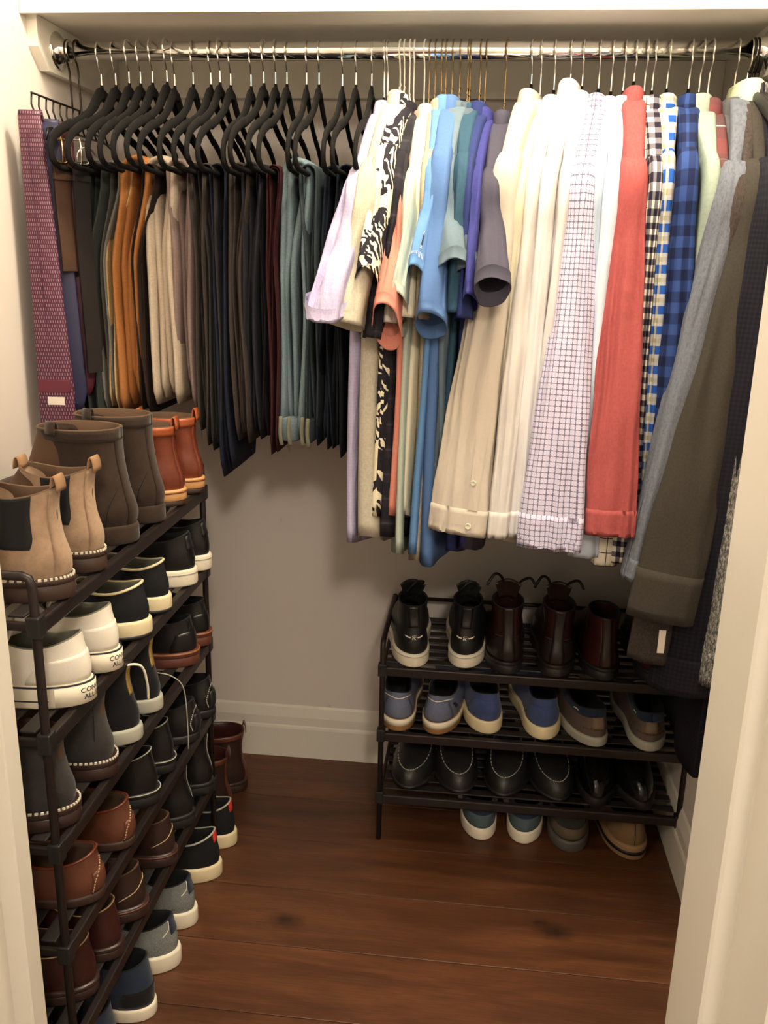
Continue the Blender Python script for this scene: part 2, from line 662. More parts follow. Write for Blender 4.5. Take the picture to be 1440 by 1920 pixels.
# hook x, turn about the hook, and the front sleeve end (along hanger, sideways, height below rod), half width
GARMENTS = {
    'lilac': (-0.193, 0.149, 0.290, -0.025, -0.466, 0.040),
    'salmon': (-0.200, 0.014, 0.235, -0.031, -0.477, 0.021),
    'linen': (-0.170, 0.103, 0.259, -0.032, -0.491, 0.031),
    'palm': (-0.162, 0.056, 0.256, -0.017, -0.432, 0.023),
    'darkplaid': (-0.152, 0.015, 0.225, -0.030, -0.513, 0.019),
    'whitetee': (-0.144, 0.009, 0.215, -0.008, -0.489, 0.016),
    'pinkpolo': (-0.124, 0.116, 0.271, -0.003, -0.490, 0.025),
    'sage': (-0.115, 0.061, 0.246, -0.009, -0.469, 0.016),
    'ivorytee': (-0.104, 0.052, 0.216, -0.010, -0.479, 0.014),
    'beige': (-0.092, 0.048, 0.205, -0.000, -0.479, 0.014),
    'skypolo': (-0.084, 0.051, 0.256, -0.011, -0.430, 0.020),
    'bluepolo': (-0.072, 0.029, 0.265, -0.003, -0.486, 0.027),
    'greytee': (-0.058, 0.044, 0.264, 0.023, -0.396, 0.025),
    'slatetee': (-0.043, 0.050, 0.243, 0.033, -0.396, 0.021),
    'tealtee': (-0.039, 0.016, 0.225, -0.003, -0.467, 0.021),
    'navytee': (-0.020, 0.063, 0.225, 0.006, -0.476, 0.017),
    'indigopolo': (-0.010, 0.037, 0.255, 0.002, -0.447, 0.013),
    'charcoaltee': (0.027, 0.091, 0.309, 0.020, -0.425, 0.029),
    'creamshirt': (0.075, 0.211, 0.275, -0.038, -0.856, 0.055),
    'ivoryshirt': (0.092, 0.165, 0.220, -0.030, -0.869, 0.022),
    'whiteshirt': (0.117, 0.175, 0.259, -0.019, -0.860, 0.020),
    'brightshirt': (0.146, 0.199, 0.229, -0.017, -0.863, 0.019),
    'pearlshirt': (0.168, 0.168, 0.209, -0.022, -0.851, 0.019),
    'checkshirt': (0.198, 0.184, 0.277, -0.003, -0.874, 0.059),
    'greyblueshirt': (0.221, 0.176, 0.202, 0.019, -0.894, 0.020),
    'paleblueshirt': (0.243, 0.159, 0.219, 0.006, -0.898, 0.028),
    'coralshirt': (0.261, 0.074, 0.274, 0.012, -0.842, 0.048),
    'windowpane': (0.281, 0.065, 0.206, -0.012, -0.916, 0.024),
    'gingham': (0.295, 0.062, 0.210, 0.004, -0.907, 0.025),
    'yellowcheck': (0.321, 0.094, 0.194, 0.015, -0.890, 0.018),
    'bluecheck': (0.360, 0.135, 0.222, 0.024, -0.868, 0.044),
    'greendenim': (0.379, 0.035, 0.215, 0.009, -0.848, 0.024),
    'maroonplaid': (0.395, 0.009, 0.205, 0.010, -0.850, 0.025),
    'charcoalshirt': (0.441, 0.114, 0.205, 0.002, -0.829, 0.025),
}
COATS = {
    'heathercoat': (0.462, 0.000, 0.275, -0.160, -0.920, 0.027, 0.269),
    'tweedcoat': (0.466, 0.000, 0.275, -0.122, -1.074, 0.041, 0.194),
    'olivecoat': (0.472, 0.000, 0.305, -0.126, -0.982, 0.061, 0.126),
    'navycoat': (0.477, 0.000, 0.265, -0.049, -1.133, 0.080, 0.046),
    'saltcoat': (0.480, 0.000, 0.305, -0.035, -1.100, 0.021, 0.000),
}
TROUSERS = [
    (-0.755, -0.018, 0.0128, -0.714),
    (-0.726, -0.026, 0.0119, -0.713),
    (-0.699, -0.034, 0.0148, -0.688),
    (-0.676, -0.042, 0.0089, -0.679),
    (-0.652, -0.032, 0.0267, -0.683),
    (-0.623, -0.037, 0.0079, -0.687),
    (-0.608, -0.011, 0.0277, -0.666),
    (-0.571, 0.002, 0.0207, -0.673),
    (-0.536, -0.002, 0.0109, -0.747),
    (-0.518, 0.003, 0.0119, -0.756),
    (-0.497, 0.002, 0.0119, -0.810),
    (-0.457, -0.008, 0.0148, -0.738),
    (-0.432, -0.006, 0.0148, -0.731),
    (-0.409, -0.004, 0.0109, -0.746),
    (-0.387, -0.009, 0.0089, -0.756),
    (-0.349, -0.011, 0.0267, -0.726),
    (-0.325, 0.001, 0.0128, -0.728),
    (-0.280, -0.018, 0.0128, -0.746),
    (-0.254, -0.017, 0.0128, -0.758),
    (-0.224, -0.023, 0.0128, -0.760),
]

# ------------------------------------------------------------------ hangers
def hook_path(zneck, lean=0.0):
    """wire from the hanger neck up and over the rod, in the hanger's own plane (x forward, z up)"""
    r = 0.0185
    pts = [(0, lean, zneck), (0, lean, zneck + 0.028), (0.002, lean * 0.7, -0.036), (0.0135, 0.001, -0.0195)]
    for k in range(0, 10):
        a = math.radians(-38 + k * 27)
        pts.append((r * math.cos(a), 0.0, r * math.sin(a)))
    return spline(pts, 4)


_velvet_path = None


def velvet_frame_mesh():
    """closed velvet-coated hanger outline: curved shoulders with notches, rounded ends, trouser bar"""
    half = [(0.000, -0.0735), (0.016, -0.079), (0.034, -0.096), (0.060, -0.116), (0.090, -0.131), (0.118, -0.142), (0.126, -0.1455),
            (0.134, -0.1455), (0.165, -0.157), (0.192, -0.170), (0.208, -0.184), (0.215, -0.200), (0.213, -0.213),
            (0.203, -0.222), (0.186, -0.2265), (0.12, -0.2275), (0.05, -0.228)]
    left = [(-x, z) for x, z in reversed(half[1:])]
    pts = [Vector((x, 0, z)) for x, z in half] + [Vector((0, 0, -0.228))] + [Vector((x, 0, z)) for x, z in left]
    n = 10
    rings = []
    m = len(pts)
    for i, p in enumerate(pts):
        t = (pts[(i + 1) % m] - pts[i - 1]).normalized()
        w = Vector((t.z, 0, -t.x))
        bar = p.z < -0.221
        a = 0.0050 if bar else 0.0088
        b = 0.0050 if bar else 0.0040
        if abs(p.x) < 0.05 and p.z > -0.12:
            a = 0.0135
        rings.append([p + w * (a * math.cos(2 * PI * k / n)) + Vector((0, 1, 0)) * (b * math.sin(2 * PI * k / n)) for k in range(n)])
    rings.append(list(rings[0]))
    return loft(rings)


_vf = velvet_frame_mesh()
_vh = {}


def shared(name, key, maker, mat, parent):
    """copy of a mesh object already built under this key, else build it"""
    if key in _vh:
        o = bpy.data.objects.new(name, _vh[key])
        link(o, parent)
        return o
    o = maker(parent)
    _vh[key] = o.data
    return o


def velvet_hanger(x, rz, label, group, z=0.0, dy=0.0, narrow=False, drop=0.0):
    t = thing('clothes_hanger', label, 'hanger', (x, RY + dy, RZ + z), rz, group)
    if narrow:
        vn = [Vector((v.x * 0.80, v.y * 0.8, v.z)) for v in _vf[0]]
        o = shared('hanger_frame', 'vf2', lambda p: mesh_obj('hanger_frame', vn, _vf[1], M_velvet, p), M_velvet, t)
        o.location.z = drop - 0.020
    else:
        shared('hanger_frame', 'vf', lambda p: mesh_obj('hanger_frame', _vf[0], _vf[1], M_velvet, p), M_velvet, t)
    hk = 'vh%d' % round(drop * 1000)
    shared('hook', hk, lambda p: tube('hook', hook_path(-0.064 + drop), 0.0016, M_hook, p, n=8), M_hook, t)
    rings = [[Vector((r * math.cos(2 * PI * k / 10), 0.55 * r * math.sin(2 * PI * k / 10), zz)) for k in range(10)]
             for zz, r in ((-0.058, 0.0048), (-0.062, 0.0052), (-0.070, 0.0075), (-0.084, 0.014))]
    if narrow:
        rings = [[Vector((p.x * 1.0, p.y, p.z)) for p in r_] for r_ in rings] + [[Vector((0.016 * math.cos(2 * PI * k / 10), 0.0045 * math.sin(2 * PI * k / 10), -0.112)) for k in range(10)]]
    o = shared('neck', 'vn2' if narrow else 'vn', lambda p: loft_obj('neck', rings, M_velvet, p, cap0=True, cap1=True), M_velvet, t)
    o.location.z = drop + (0.008 if narrow else 0.0)
    return t


def wire_hanger(x, rz, label, group, mat, key, drop=0.0):
    t = thing('wire_hanger', label, 'hanger', (x, RY, RZ), rz, group)
    hk = key + 'h%d' % round(drop * 1000)
    shared('hook', hk, lambda p: tube('hook', hook_path(-0.075 + drop), 0.0014, mat, p, n=8), mat, t)
    tw = []
    for i in range(25):
        a = i * 0.9
        tw.append((0.0019 * math.cos(a), 0.0019 * math.sin(a), -0.045 - i * 0.0016))
    o = shared('twist', key + 't', lambda p: tube('twist', tw, 0.0013, mat, p, n=6), mat, t)
    o.location.z = drop
    fr = [(0, 0, -0.083), (0.03, 0, -0.098), (0.11, 0, -0.134), (0.155, 0, -0.165), (0.165, 0, -0.175), (0.158, 0, -0.184), (0.1, 0, -0.186),
          (-0.1, 0, -0.186), (-0.158, 0, -0.184), (-0.165, 0, -0.175), (-0.155, 0, -0.165), (-0.11, 0, -0.134), (-0.03, 0, -0.098)]
    o = shared('hanger_frame', key + 'f', lambda p: tube('hanger_frame', fr, 0.0014, mat, p, n=6, closed=True), mat, t)
    o.location.z = drop - 0.006
    return t


# ------------------------------------------------------------------ trousers over hanger bars
def trouser_leg(offs, half_t, depth0, depth1, z1, z2, lat, seed, zbar=-0.2235, base=0.0065):
    """a flattened trouser leg folded over the bar: lateral/vertical path swept with a soft rectangle"""
    r = random.Random(seed)
    ph = [r.uniform(0, 6.28) for _ in range(4)]

    def side(sgn, off, zend, n):
        out = []
        for i in range(n + 1):
            s = i / n
            z = lerp(zbar - 0.004, zend, s)
            d = (zbar - z)
            o = lerp(base + half_t, off, smooth01(d / 0.16))
            wob = 0.0055 * math.sin(6.0 * d + ph[0]) * smooth01(d / 0.25) + 0.0022 * math.sin(15 * d + ph[1] + sgn) * smooth01(d / 0.2)
            out.append((sgn * o + lat * smooth01(d / 0.18) + wob, z, d))
        return out
    a = side(-1, offs[0], z1, 16)[::-1]
    b = side(1, offs[1], z2, 16)
    arc = []
    rr = base + half_t
    for k in range(1, 6):
        an = PI - k * PI / 6
        arc.append((rr * math.cos(an), zbar - 0.004 + rr * math.sin(an), 0.0))
    path = a + arc + b
    n = 14
    rings = []
    m = len(path)
    for i, (x, z, d) in enumerate(path):
        x0, z0, _ = path[max(i - 1, 0)]
        x1, z1_, _ = path[min(i + 1, m - 1)]
        t = Vector((x1 - x0, 0, z1_ - z0)).normalized()
        nrm = Vector((t.z, 0, -t.x))
        f0 = depth0 + 0.004 * math.sin(5 * d + ph[2])
        f1 = depth1 + 0.006 * math.sin(4 * d + ph[3])
        low = smooth01((d - 0.40) / 0.20)
        f0 += 0.030 * low
        f1 -= 0.006 * low
        yc, hy = (f0 + f1) / 2, (f1 - f0) / 2
        ht = half_t * (1.0 + 0.22 * math.sin(9 * d + ph[1]) * smooth01(d / 0.1))
        if i in (0, m - 1):
            ht *= 0.7
            f0 += 0.012
            f1 -= 0.012
            yc, hy = (f0 + f1) / 2, (f1 - f0) / 2
        ring = []
        for k in range(n):
            an = 2 * PI * k / n
            cx = math.copysign(abs(math.cos(an)) ** 0.35, math.cos(an))
            sx = math.copysign(abs(math.sin(an)) ** 0.8, math.sin(an))
            ring.append(Vector((yc + hy * cx, x, z)) + Vector((0, nrm.x, nrm.z)) * (ht * sx))
        rings.append(ring)
    return rings


def trousers(x0, lat, half, zbot, label, mat, seed, name='trousers', loops=None, longside=0, d0=None):
    """things hang with local x toward the door; d0/d1 are the depth range along the bar"""
    t = thing(name, label, 'trousers', (x0, RY, RZ), -PI / 2, 'trousers folded over velvet hangers')
    r = random.Random(seed)
    front = d0 if d0 is not None else 0.115 + r.uniform(-0.012, 0.015)
    back = -0.12 + r.uniform(-0.015, 0.015)
    q = half / 4.0
    sk = r.uniform(0.75, 1.3)
    zz = [zbot, zbot + r.uniform(0.0, 0.035)]
    if r.random() < 0.5:
        zz.reverse()
    outer = trouser_leg((half - q * sk, half - q / sk), q * 1.25, back, front, zz[0], zz[1], lat, seed * 3 + 1, base=0.0075 + 2 * q * 0.6)
    inner = trouser_leg((half - (2 + sk) * q, half - (2 + 1 / sk) * q), q * 1.35, back + 0.01, front - 0.012 - r.uniform(0, 0.012), zz[0] + 0.012, zz[1] + 0.02, lat, seed * 3 + 2, base=0.0055)
    loft_obj('leg', outer, mat, t, cap0=True, cap1=True)
    loft_obj('leg', inner, mat, t, cap0=True, cap1=True)
    if loops:
        # waistband folded at the bottom with its belt loops
        wz = zbot - 0.002
        y0, y1 = lat - half * 0.98, lat + half * 0.55
        rings = []
        for zz_, g in ((wz + 0.046, 0.0), (wz + 0.044, 0.003), (wz + 0.004, 0.004), (wz, 0.0)):
            ring = []
            for k in range(28):
                an = 2 * PI * k / 28
                cx = math.copysign(abs(math.cos(an)) ** 0.4, math.cos(an))
                sx = math.copysign(abs(math.sin(an)) ** 0.6, math.sin(an))
                yy = (y0 + y1) / 2 + ((y1 - y0) / 2 + g) * sx * (1 + 0.05 * math.sin(3 * an))
                ring.append(Vector(((front + back) / 2 + ((front - back) / 2 + 0.004 + g) * cx, yy, zz_)))
            rings.append(ring)
        wb = loft_obj('waistband', rings, mat, t, cap0=True, cap1=True)
        for yy in loops:
            pth = [(front + 0.008, lat + yy, wz + 0.050), (front + 0.013, lat + yy + 0.001, wz + 0.046), (front + 0.014, lat + yy, wz + 0.02),
                   (front + 0.012, lat + yy + 0.002, wz - 0.002), (front + 0.006, lat + yy + 0.002, wz - 0.006)]
            tube('belt_loop', spline(pth, 3), (0.0016, 0.0042), MATS.get('loop_thread') or plain('loop_thread', srgb(120, 118, 100), 0.9), wb, n=6)
    return t


# ------------------------------------------------------------------ shirts and coats
def body_rings(A, T, ztop, zsh, zarm, zhem, seed, fold=0.010, drop=0.04, neck=0.055, wide=1.0, collar_t=0.020):
    r = random.Random(seed)
    ph = [r.uniform(0, 6.28) for _ in range(6)]
    N = 56
    levels = []
    # neck base down the shoulder slope
    for i in range(9):
        s = i / 8
        z = lerp(ztop, zsh, s ** 1.15)
        a = lerp(neck, A, s ** 0.85)
        th = lerp(collar_t * 1.22, T, s ** 0.8)
        levels.append((z, a, th, 0.0))
    for i in range(1, 27):
        s = i / 26
        z = lerp(zsh, zhem, s)
        a = A * (1.0 + (wide - 1.0) * smooth01(s * 1.2)) - 0.006 * math.sin(PI * s)
        th = T * lerp(0.95, 1.1, s)
        levels.append((z, a, th, s))
    rings = []
    for li, (z, a, th, s) in enumerate(levels):
        ring = []
        for k in range(N):
            an = 2 * PI * k / N
            ca, sa = math.cos(an), math.sin(an)
            full = 1 - smooth01((s - 0.12) / 0.3)
            u = math.copysign(abs(ca) ** lerp(0.78, 0.52, full), ca)
            x = a * u
            lens = math.copysign(abs(sa) ** lerp(0.62, 0.40, full), sa)
            sheet = fold * smooth01(s * 1.6) * (math.sin(16 * x + ph[0] + 1.2 * s) + 0.6 * math.sin(31 * x + ph[1] - 1.5 * s)) * (1 - 0.25 * abs(u) ** 4) + 0.007 * s * math.sin(3.2 * s + ph[5])
            rip = 1.0 + 0.25 * math.sin(22 * x + ph[2 if sa > 0 else 3] + 2 * s) * smooth01(s * 1.5)
            zz = z
            if li >= 9:
                zz -= drop * (1 - u * u) * smooth01((s - 0.55) / 0.45)
            ring.append(Vector((x + 0.003 * math.sin(9 * z + ph[4]) * s, th * lens * rip + sheet, zz)))
        rings.append(ring)
    # turned hem
    last = rings[-1]
    cen = [Vector((p.x, 0, p.z)) for p in last]
    rings.append([Vector((p.x * 0.992, p.y * 0.9, p.z + 0.001)) for p in last])
    rings.append([Vector((p.x * 0.985, p.y * 0.82, p.z + 0.03)) for p in last])
    return rings


def sleeve_path(sgn, A, zsh, ab, tb, zb, short):
    a0 = A - 0.045
    P = [Vector((sgn * (A - 0.060), 0, zsh - 0.016)), Vector((sgn * (A - 0.022), 0, zsh - 0.022)), Vector((sgn * (A - 0.004), tb * 0.03, zsh - 0.056))]
    end = Vector((sgn * ab, tb, zb))
    top = P[-1]
    n = 5 if short else 12
    for i in range(1, n + 1):
        s = i / n
        x = lerp(top.x, end.x, smooth01(s * 0.9) * 0.5 + 0.5 * s)
        P.append(Vector((x, lerp(top.y, tb, s ** (0.85 if short else 1.0)), lerp(top.z, zb, s))))
    return P


def sleeve_rings(path, wl, wd, seed, short, tilt=0.0, cuff=0.0, folds=0.09, taper=1.0, shl=0.018, crease=1.0):
    r = random.Random(seed)
    ph = [r.uniform(0, 6.28) for _ in range(4)]
    pts = spline(path, 4)
    m = len(pts)
    N = 52
    creases = [(r.uniform(-1.5, 1.5), r.uniform(-0.5, 0.5), r.uniform(0.10, 0.24), r.uniform(0.0035, 0.008), r.uniform(0, 6.28)) for _ in range(4 if short else 5)]
    rings = []
    lens = [0.0]
    for i in range(1, m):
        lens.append(lens[-1] + (pts[i] - pts[i - 1]).length)
    tot = lens[-1]
    sgn = 1 if path[0].x > 0 else -1
    for i, p in enumerate(pts):
        s = lens[i] / tot
        t = (pts[min(i + 1, m - 1)] - pts[max(i - 1, 0)]).normalized()
        u = Vector((0, 1, 0))
        u = (u - t * u.dot(t)).normalized()
        v = u.cross(t).normalized() * 1.0
        if v.x * sgn < 0:
            v = -v
        grow = s ** 0.75
        a = lerp(shl, wl, grow) * lerp(1.0, taper, smooth01((s - 0.4) / 0.6))
        b = lerp(0.046, wd, smooth01(s / (0.5 if short else 0.16)))
        amp = folds * smooth01(s * 3) * (1 - 0.6 * smooth01((s - 0.86) / 0.1) * (1 if cuff else 0))
        ex = lerp(0.45, 0.88, smooth01(s / (0.5 if short else 0.22)))
        ring = []
        for k in range(N):
            an = 2 * PI * k / N
            ca, sa = math.cos(an), math.sin(an)
            rad = 1 + amp * (math.sin(3 * an + ph[0] + 2.6 * s) + 0.55 * math.sin(5 * an + ph[1] - 4 * s)) + 0.35 * amp * math.sin(34 * s * tot + 2 * an + ph[2])
            q = p + u * (a * rad * math.copysign(abs(sa) ** ex, sa)) + v * (b * rad * math.copysign(abs(ca) ** (ex + 0.12), ca))
            if crease:
                aa_ = (an + PI) % (2 * PI) - PI
                cz = 0.0
                for a_, dr, wdt, dep, pz in creases:
                    e_ = (aa_ - a_ - dr * s * 2) / wdt
                    if abs(e_) < 4:
                        cz += dep * (0.55 * math.exp(-(e_ - 1.6) ** 2) - math.exp(-e_ * e_)) * (0.55 + 0.45 * math.sin(9 * s + pz))
                q += v * (cz * 1.5 * crease * smooth01(s * 2.5) * smooth01((1.04 - s) * 7))
            if tilt and s > 0.5:
                q.z += tilt * ca * (s - 0.5) * 2
            ring.append(q)
        rings.append(ring)
    return rings


def add_hem(rings, inset=0.93, up=0.022):
    last = rings[-1]
    c = sum(last, Vector()) / len(last)
    rings.append([c + (p - c) * 0.965 + Vector((0, 0, 0.001)) for p in last])
    rings.append([c + (p - c) * inset + Vector((0, 0, up)) for p in last])


def collar_rings(neck, t, z0, h, flare=1.25):
    """stand-and-fall collar: stand going up, leaf turned over and hanging outside"""
    N = 36
    prof = [(0.80, 0.0), (0.80, h * 0.72), (0.84, h * 0.95), (0.93, h), (1.03, h * 0.93), (1.13, h * 0.60), (flare, h * -0.42), (flare - 0.03, h * -0.46), (flare - 0.12, h * -0.2)]
    rings = []
    for f, dz in prof:
        ring = []
        for k in range(N):
            an = 2 * PI * k / N
            ca, sa = math.cos(an), math.sin(an)
            lift = -0.010 * (1 - math.cos(an * 2)) * 0.25
            ring.append(Vector((neck * f * math.copysign(abs(ca) ** 0.9, ca), t * f * math.copysign(abs(sa) ** 0.8, sa), z0 + dz + lift)))
        rings.append(ring)
    return rings


def neckband(neck, t, z0, h):
    N = 36
    rings = []
    for f, dz in ((0.86, -0.008), (0.86, h * 0.6), (0.92, h), (1.0, h * 0.9), (1.04, h * 0.2), (1.03, -0.004)):
        rings.append([Vector((neck * f * math.cos(2 * PI * k / N), t * f * math.sin(2 * PI * k / N), z0 + dz)) for k in range(N)])
    return rings


def stitch_mark(rings, mats, parent):
    """small sewn mark near a sleeve hem: a row of upright stitches under a tiny slanted figure"""
    m, n = len(rings), len(rings[0])

    def P(s, a):
        i = max(0, min(m - 1.001, s * (m - 1)))
        j = (a % 1.0) * n
        i0, j0 = int(i), int(j) % n
        p = rings[i0][j0].lerp(rings[i0][(j0 + 1) % n], j - int(j)).lerp(rings[i0 + 1][j0].lerp(rings[i0 + 1][(j0 + 1) % n], j - int(j)), i - i0)
        return p + Vector((0.0012, 0, 0))
    pale, dark = mats

    def bars(name, segs, w, mat):
        vv, ff = [], []
        for (s0, a0), (s1, a1) in segs:
            p, q = P(s0, a0), P(s1, a1)
            d = (q - p).normalized()
            c = d.cross(Vector((1, 0, 0))).normalized() * w
            x = Vector((0.0008, 0, 0))
            o = len(vv)
            vv += [p - c - x, p + c - x, q + c - x, q - c - x, p - c + x, p + c + x, q + c + x, q - c + x]
            ff += [tuple(o + k for k in f) for f in ((0, 1, 2, 3), (7, 6, 5, 4), (0, 4, 5, 1), (1, 5, 6, 2), (2, 6, 7, 3), (3, 7, 4, 0))]
        mesh_obj(name, vv, ff, mat, parent, smooth=False, kind='stuff')
    row = [((0.86, -0.075 + 0.019 * j), (0.905, -0.075 + 0.019 * j + (0.006 if j % 2 else -0.003))) for j in range(9)]
    fig = [((0.80, 0.035), (0.83, 0.05)), ((0.80, 0.05), (0.83, 0.03)), ((0.66, 0.05), (0.69, 0.045))]
    bars('embroidery', row + fig, 0.0006, pale)
    bars('embroidery', [((0.70, 0.05), (0.80, 0.042))], 0.0012, dark)


def bend_rings(rings, k):
    if k:
        for r_ in rings:
            for p in r_:
                p.y -= k * max(0.0, p.x)
    return rings


def shirt(name, key, label, cat, mat, tab, sleeves='long', collar='shirt', A=0.200, T=0.013, hem=-0.86, seed=1, wd=None,
          group='shirts hanging on the rod', cuff_mat=None, tilt=0.0, drop=0.04, fold=0.008, button=False, ztop=-0.088, wide=1.04, taper=None,
          collar_mat=None, ch=0.034, zsh=-0.205, bt=None, folds=0.09, neck=0.052, ct=0.019, cufflen=0.065, zdrop=0.0, shl=None, crease=1.0, embroidery=None):
    x0, phi, ab, tb, zb, hw = tab[key][:6]
    bend = tab[key][6] if len(tab[key]) > 6 else 0.0
    zsh += random.Random(seed * 5 + 3).uniform(-0.016, 0.014)
    zb -= zdrop
    t = thing(name, label, cat, (x0, RY, RZ + zdrop), -PI / 2 - phi, group)
    loft_obj('body', bend_rings(body_rings(A, bt or T, ztop, zsh, -0.40, hem, seed, fold, drop, neck, wide, ct), bend), mat, t)
    cm = collar_mat or mat
    if collar == 'shirt':
        loft_obj('collar', collar_rings(neck * 0.96, ct * 1.0, ztop - 0.010, ch, 1.36), cm, t)
    elif collar == 'crew':
        loft_obj('neckband', neckband(neck * 0.98, ct, ztop - 0.006, 0.018), cm, t)
    elif collar == 'coat':
        loft_obj('collar', collar_rings(neck * 1.05, ct * 1.1, ztop - 0.012, ch * 1.15, 1.3), cm, t)
    short = sleeves == 'short'
    for sgn in (1, -1):
        aa = ab if sgn > 0 else A + 0.02
        tt = tb if sgn > 0 else tb * 0.2
        ww = hw if sgn > 0 else min(hw, 0.018)
        zz = zb
        path = sleeve_path(sgn, A, zsh, aa, tt, zz, short)
        if bend and sgn > 0:
            for i_, p_ in enumerate(path[:3]):
                p_.y -= bend * p_.x
            top_ = path[2]
            for i_ in range(3, len(path)):
                s_ = (i_ - 2) / (len(path) - 3)
                path[i_].y = lerp(top_.y, tt, s_)
        wdd = wd if wd is not None else (0.042 if short else max(0.020, 0.040 - ww * 0.4))
        if short:
            rings = sleeve_rings(path, ww, wdd, seed * 7 + sgn, True, tilt if sgn > 0 else 0.0, folds=folds, shl=shl or (bt or T) * 0.95, crease=crease if sgn > 0 else 0.0)
            add_hem(rings)
            sl = loft_obj('sleeve', rings, mat, t)
            if embroidery and sgn > 0:
                stitch_mark(rings[:-2], embroidery, sl)
        else:
            rings = sleeve_rings(path, ww, wdd, seed * 7 + sgn, False, 0.0, cufflen, folds=folds, taper=taper or 1.0, shl=shl or (bt or T) * 0.95, crease=crease if sgn > 0 else 0.0)
            # the sleeve proper ends where the cuff starts
            cut = len(rings) - max(2, int(round(cufflen / 0.016)))
            lower = rings[cut - 1:]
            upper = rings[:cut]
            sl = loft_obj('sleeve', upper, mat, t)
            c0 = sum(lower[0], Vector()) / len(lower[0])
            cr = [[c0 + (p - c0) * 0.985 for p in lower[0]], [c0 + (p - c0) * 1.022 for p in lower[0]]]
            c1 = sum(lower[-1], Vector()) / len(lower[-1])
            for i in range(1, 6):
                s = i / 5
                ring = []
                for pa, pb in zip(lower[0], lower[-1]):
                    pc = c1 + (pa - c0) * 1.015
                    ring.append(lerp(c0 + (pa - c0) * 1.022, pc, s))
                cr.append(ring)
            add_hem(cr, 0.94, 0.02)
            cu = loft_obj('cuff', cr, cuff_mat or mat, sl)
            if button and sgn > 0:
                front = max(cr[4], key=lambda p: p.x - 0.9 * abs(p.y - c1.y - 0.022))
                for (dy, dz) in ((0.0, 0.0),):
                    b = Vector((front.x + 0.0015, front.y, front.z))
                    rr = [[b + Vector((d, rad * math.cos(2 * PI * k / 14), rad * math.sin(2 * PI * k / 14))) for k in range(14)]
                          for d, rad in ((-0.001, 0.0058), (0.0012, 0.0058), (0.0018, 0.0050), (0.0012, 0.0038))]
                    loft_obj('button', rr, plain('pearl_button', (0.72, 0.66, 0.52), 0.3), cu, cap1=True)
                    # button on the sleeve placket above
                    fr2 = max(rings[cut - 5], key=lambda p: p.x - 0.9 * abs(p.y - c0.y - 0.026))
                    b2 = Vector((fr2.x + 0.002, fr2.y, fr2.z))
                    rr = [[b2 + Vector((d, rad * math.cos(2 * PI * k / 14), rad * math.sin(2 * PI * k / 14))) for k in range(14)]
                          for d, rad in ((-0.001, 0.0050), (0.0012, 0.0050), (0.0018, 0.0042), (0.0012, 0.0032))]
                    loft_obj('button', rr, plain('pearl_button', (0.72, 0.66, 0.52), 0.3), sl, cap1=True)
                # placket strip: patch of the sleeve front, slightly proud
                n = len(rings[0])
                idx = [max(range(n), key=lambda k: rings[cut - 5][k].x - 0.9 * abs(rings[cut - 5][k].y - c0.y - d)) for d in (0.016, 0.036)]
                k0, k1 = sorted(idx)
                if k1 - k0 > n / 2:
                    k0, k1 = k1, k0 + n
                strip = []
                for i in range(cut - 12, cut):
                    row = []
                    cc = sum(rings[i], Vector()) / n
                    for k in range(k0, k1 + 1):
                        p = rings[i][k % n]
                        row.append(p + (p - cc).normalized() * 0.0022)
                    strip.append(row)
                loft_obj('placket', strip, mat, sl, closed=False)
    return t

ZDROP = {'lilac': -0.028, 'salmon': -0.031, 'linen': -0.01, 'palm': -0.016, 'darkplaid': -0.028, 'whitetee': -0.038, 'pinkpolo': -0.045, 'sage': -0.033, 'ivorytee': -0.027, 'beige': -0.024, 'skypolo': -0.018, 'bluepolo': -0.018, 'greytee': -0.016, 'slatetee': -0.018, 'tealtee': -0.02, 'navytee': -0.028, 'indigopolo': -0.038, 'charcoaltee': -0.043, 'creamshirt': -0.007, 'ivoryshirt': -0.026, 'whiteshirt': -0.017, 'brightshirt': -0.004, 'pearlshirt': -0.01, 'checkshirt': -0.014, 'greyblueshirt': -0.019, 'paleblueshirt': -0.018, 'coralshirt': -0.002, 'windowpane': -0.019, 'gingham': -0.017, 'yellowcheck': -0.014, 'bluecheck': -0.014, 'greendenim': -0.02, 'maroonplaid': -0.025, 'charcoalshirt': -0.026}

# ------------------------------------------------------------------ trousers on their hangers
def head(text):
    """the garment's own description, without the words on where it hangs"""
    for cut in (',', ' with ', ' at ', ' tucked', ' beside', ' between', ' next', ' left of', ' right of', ' just', ' showing', ' behind', ' above', ' squeezed', ' hanging', ' in the', ' nearest', ' against'):
        text = text.split(cut)[0]
    return text


def C(*a):
    return srgb(*a)


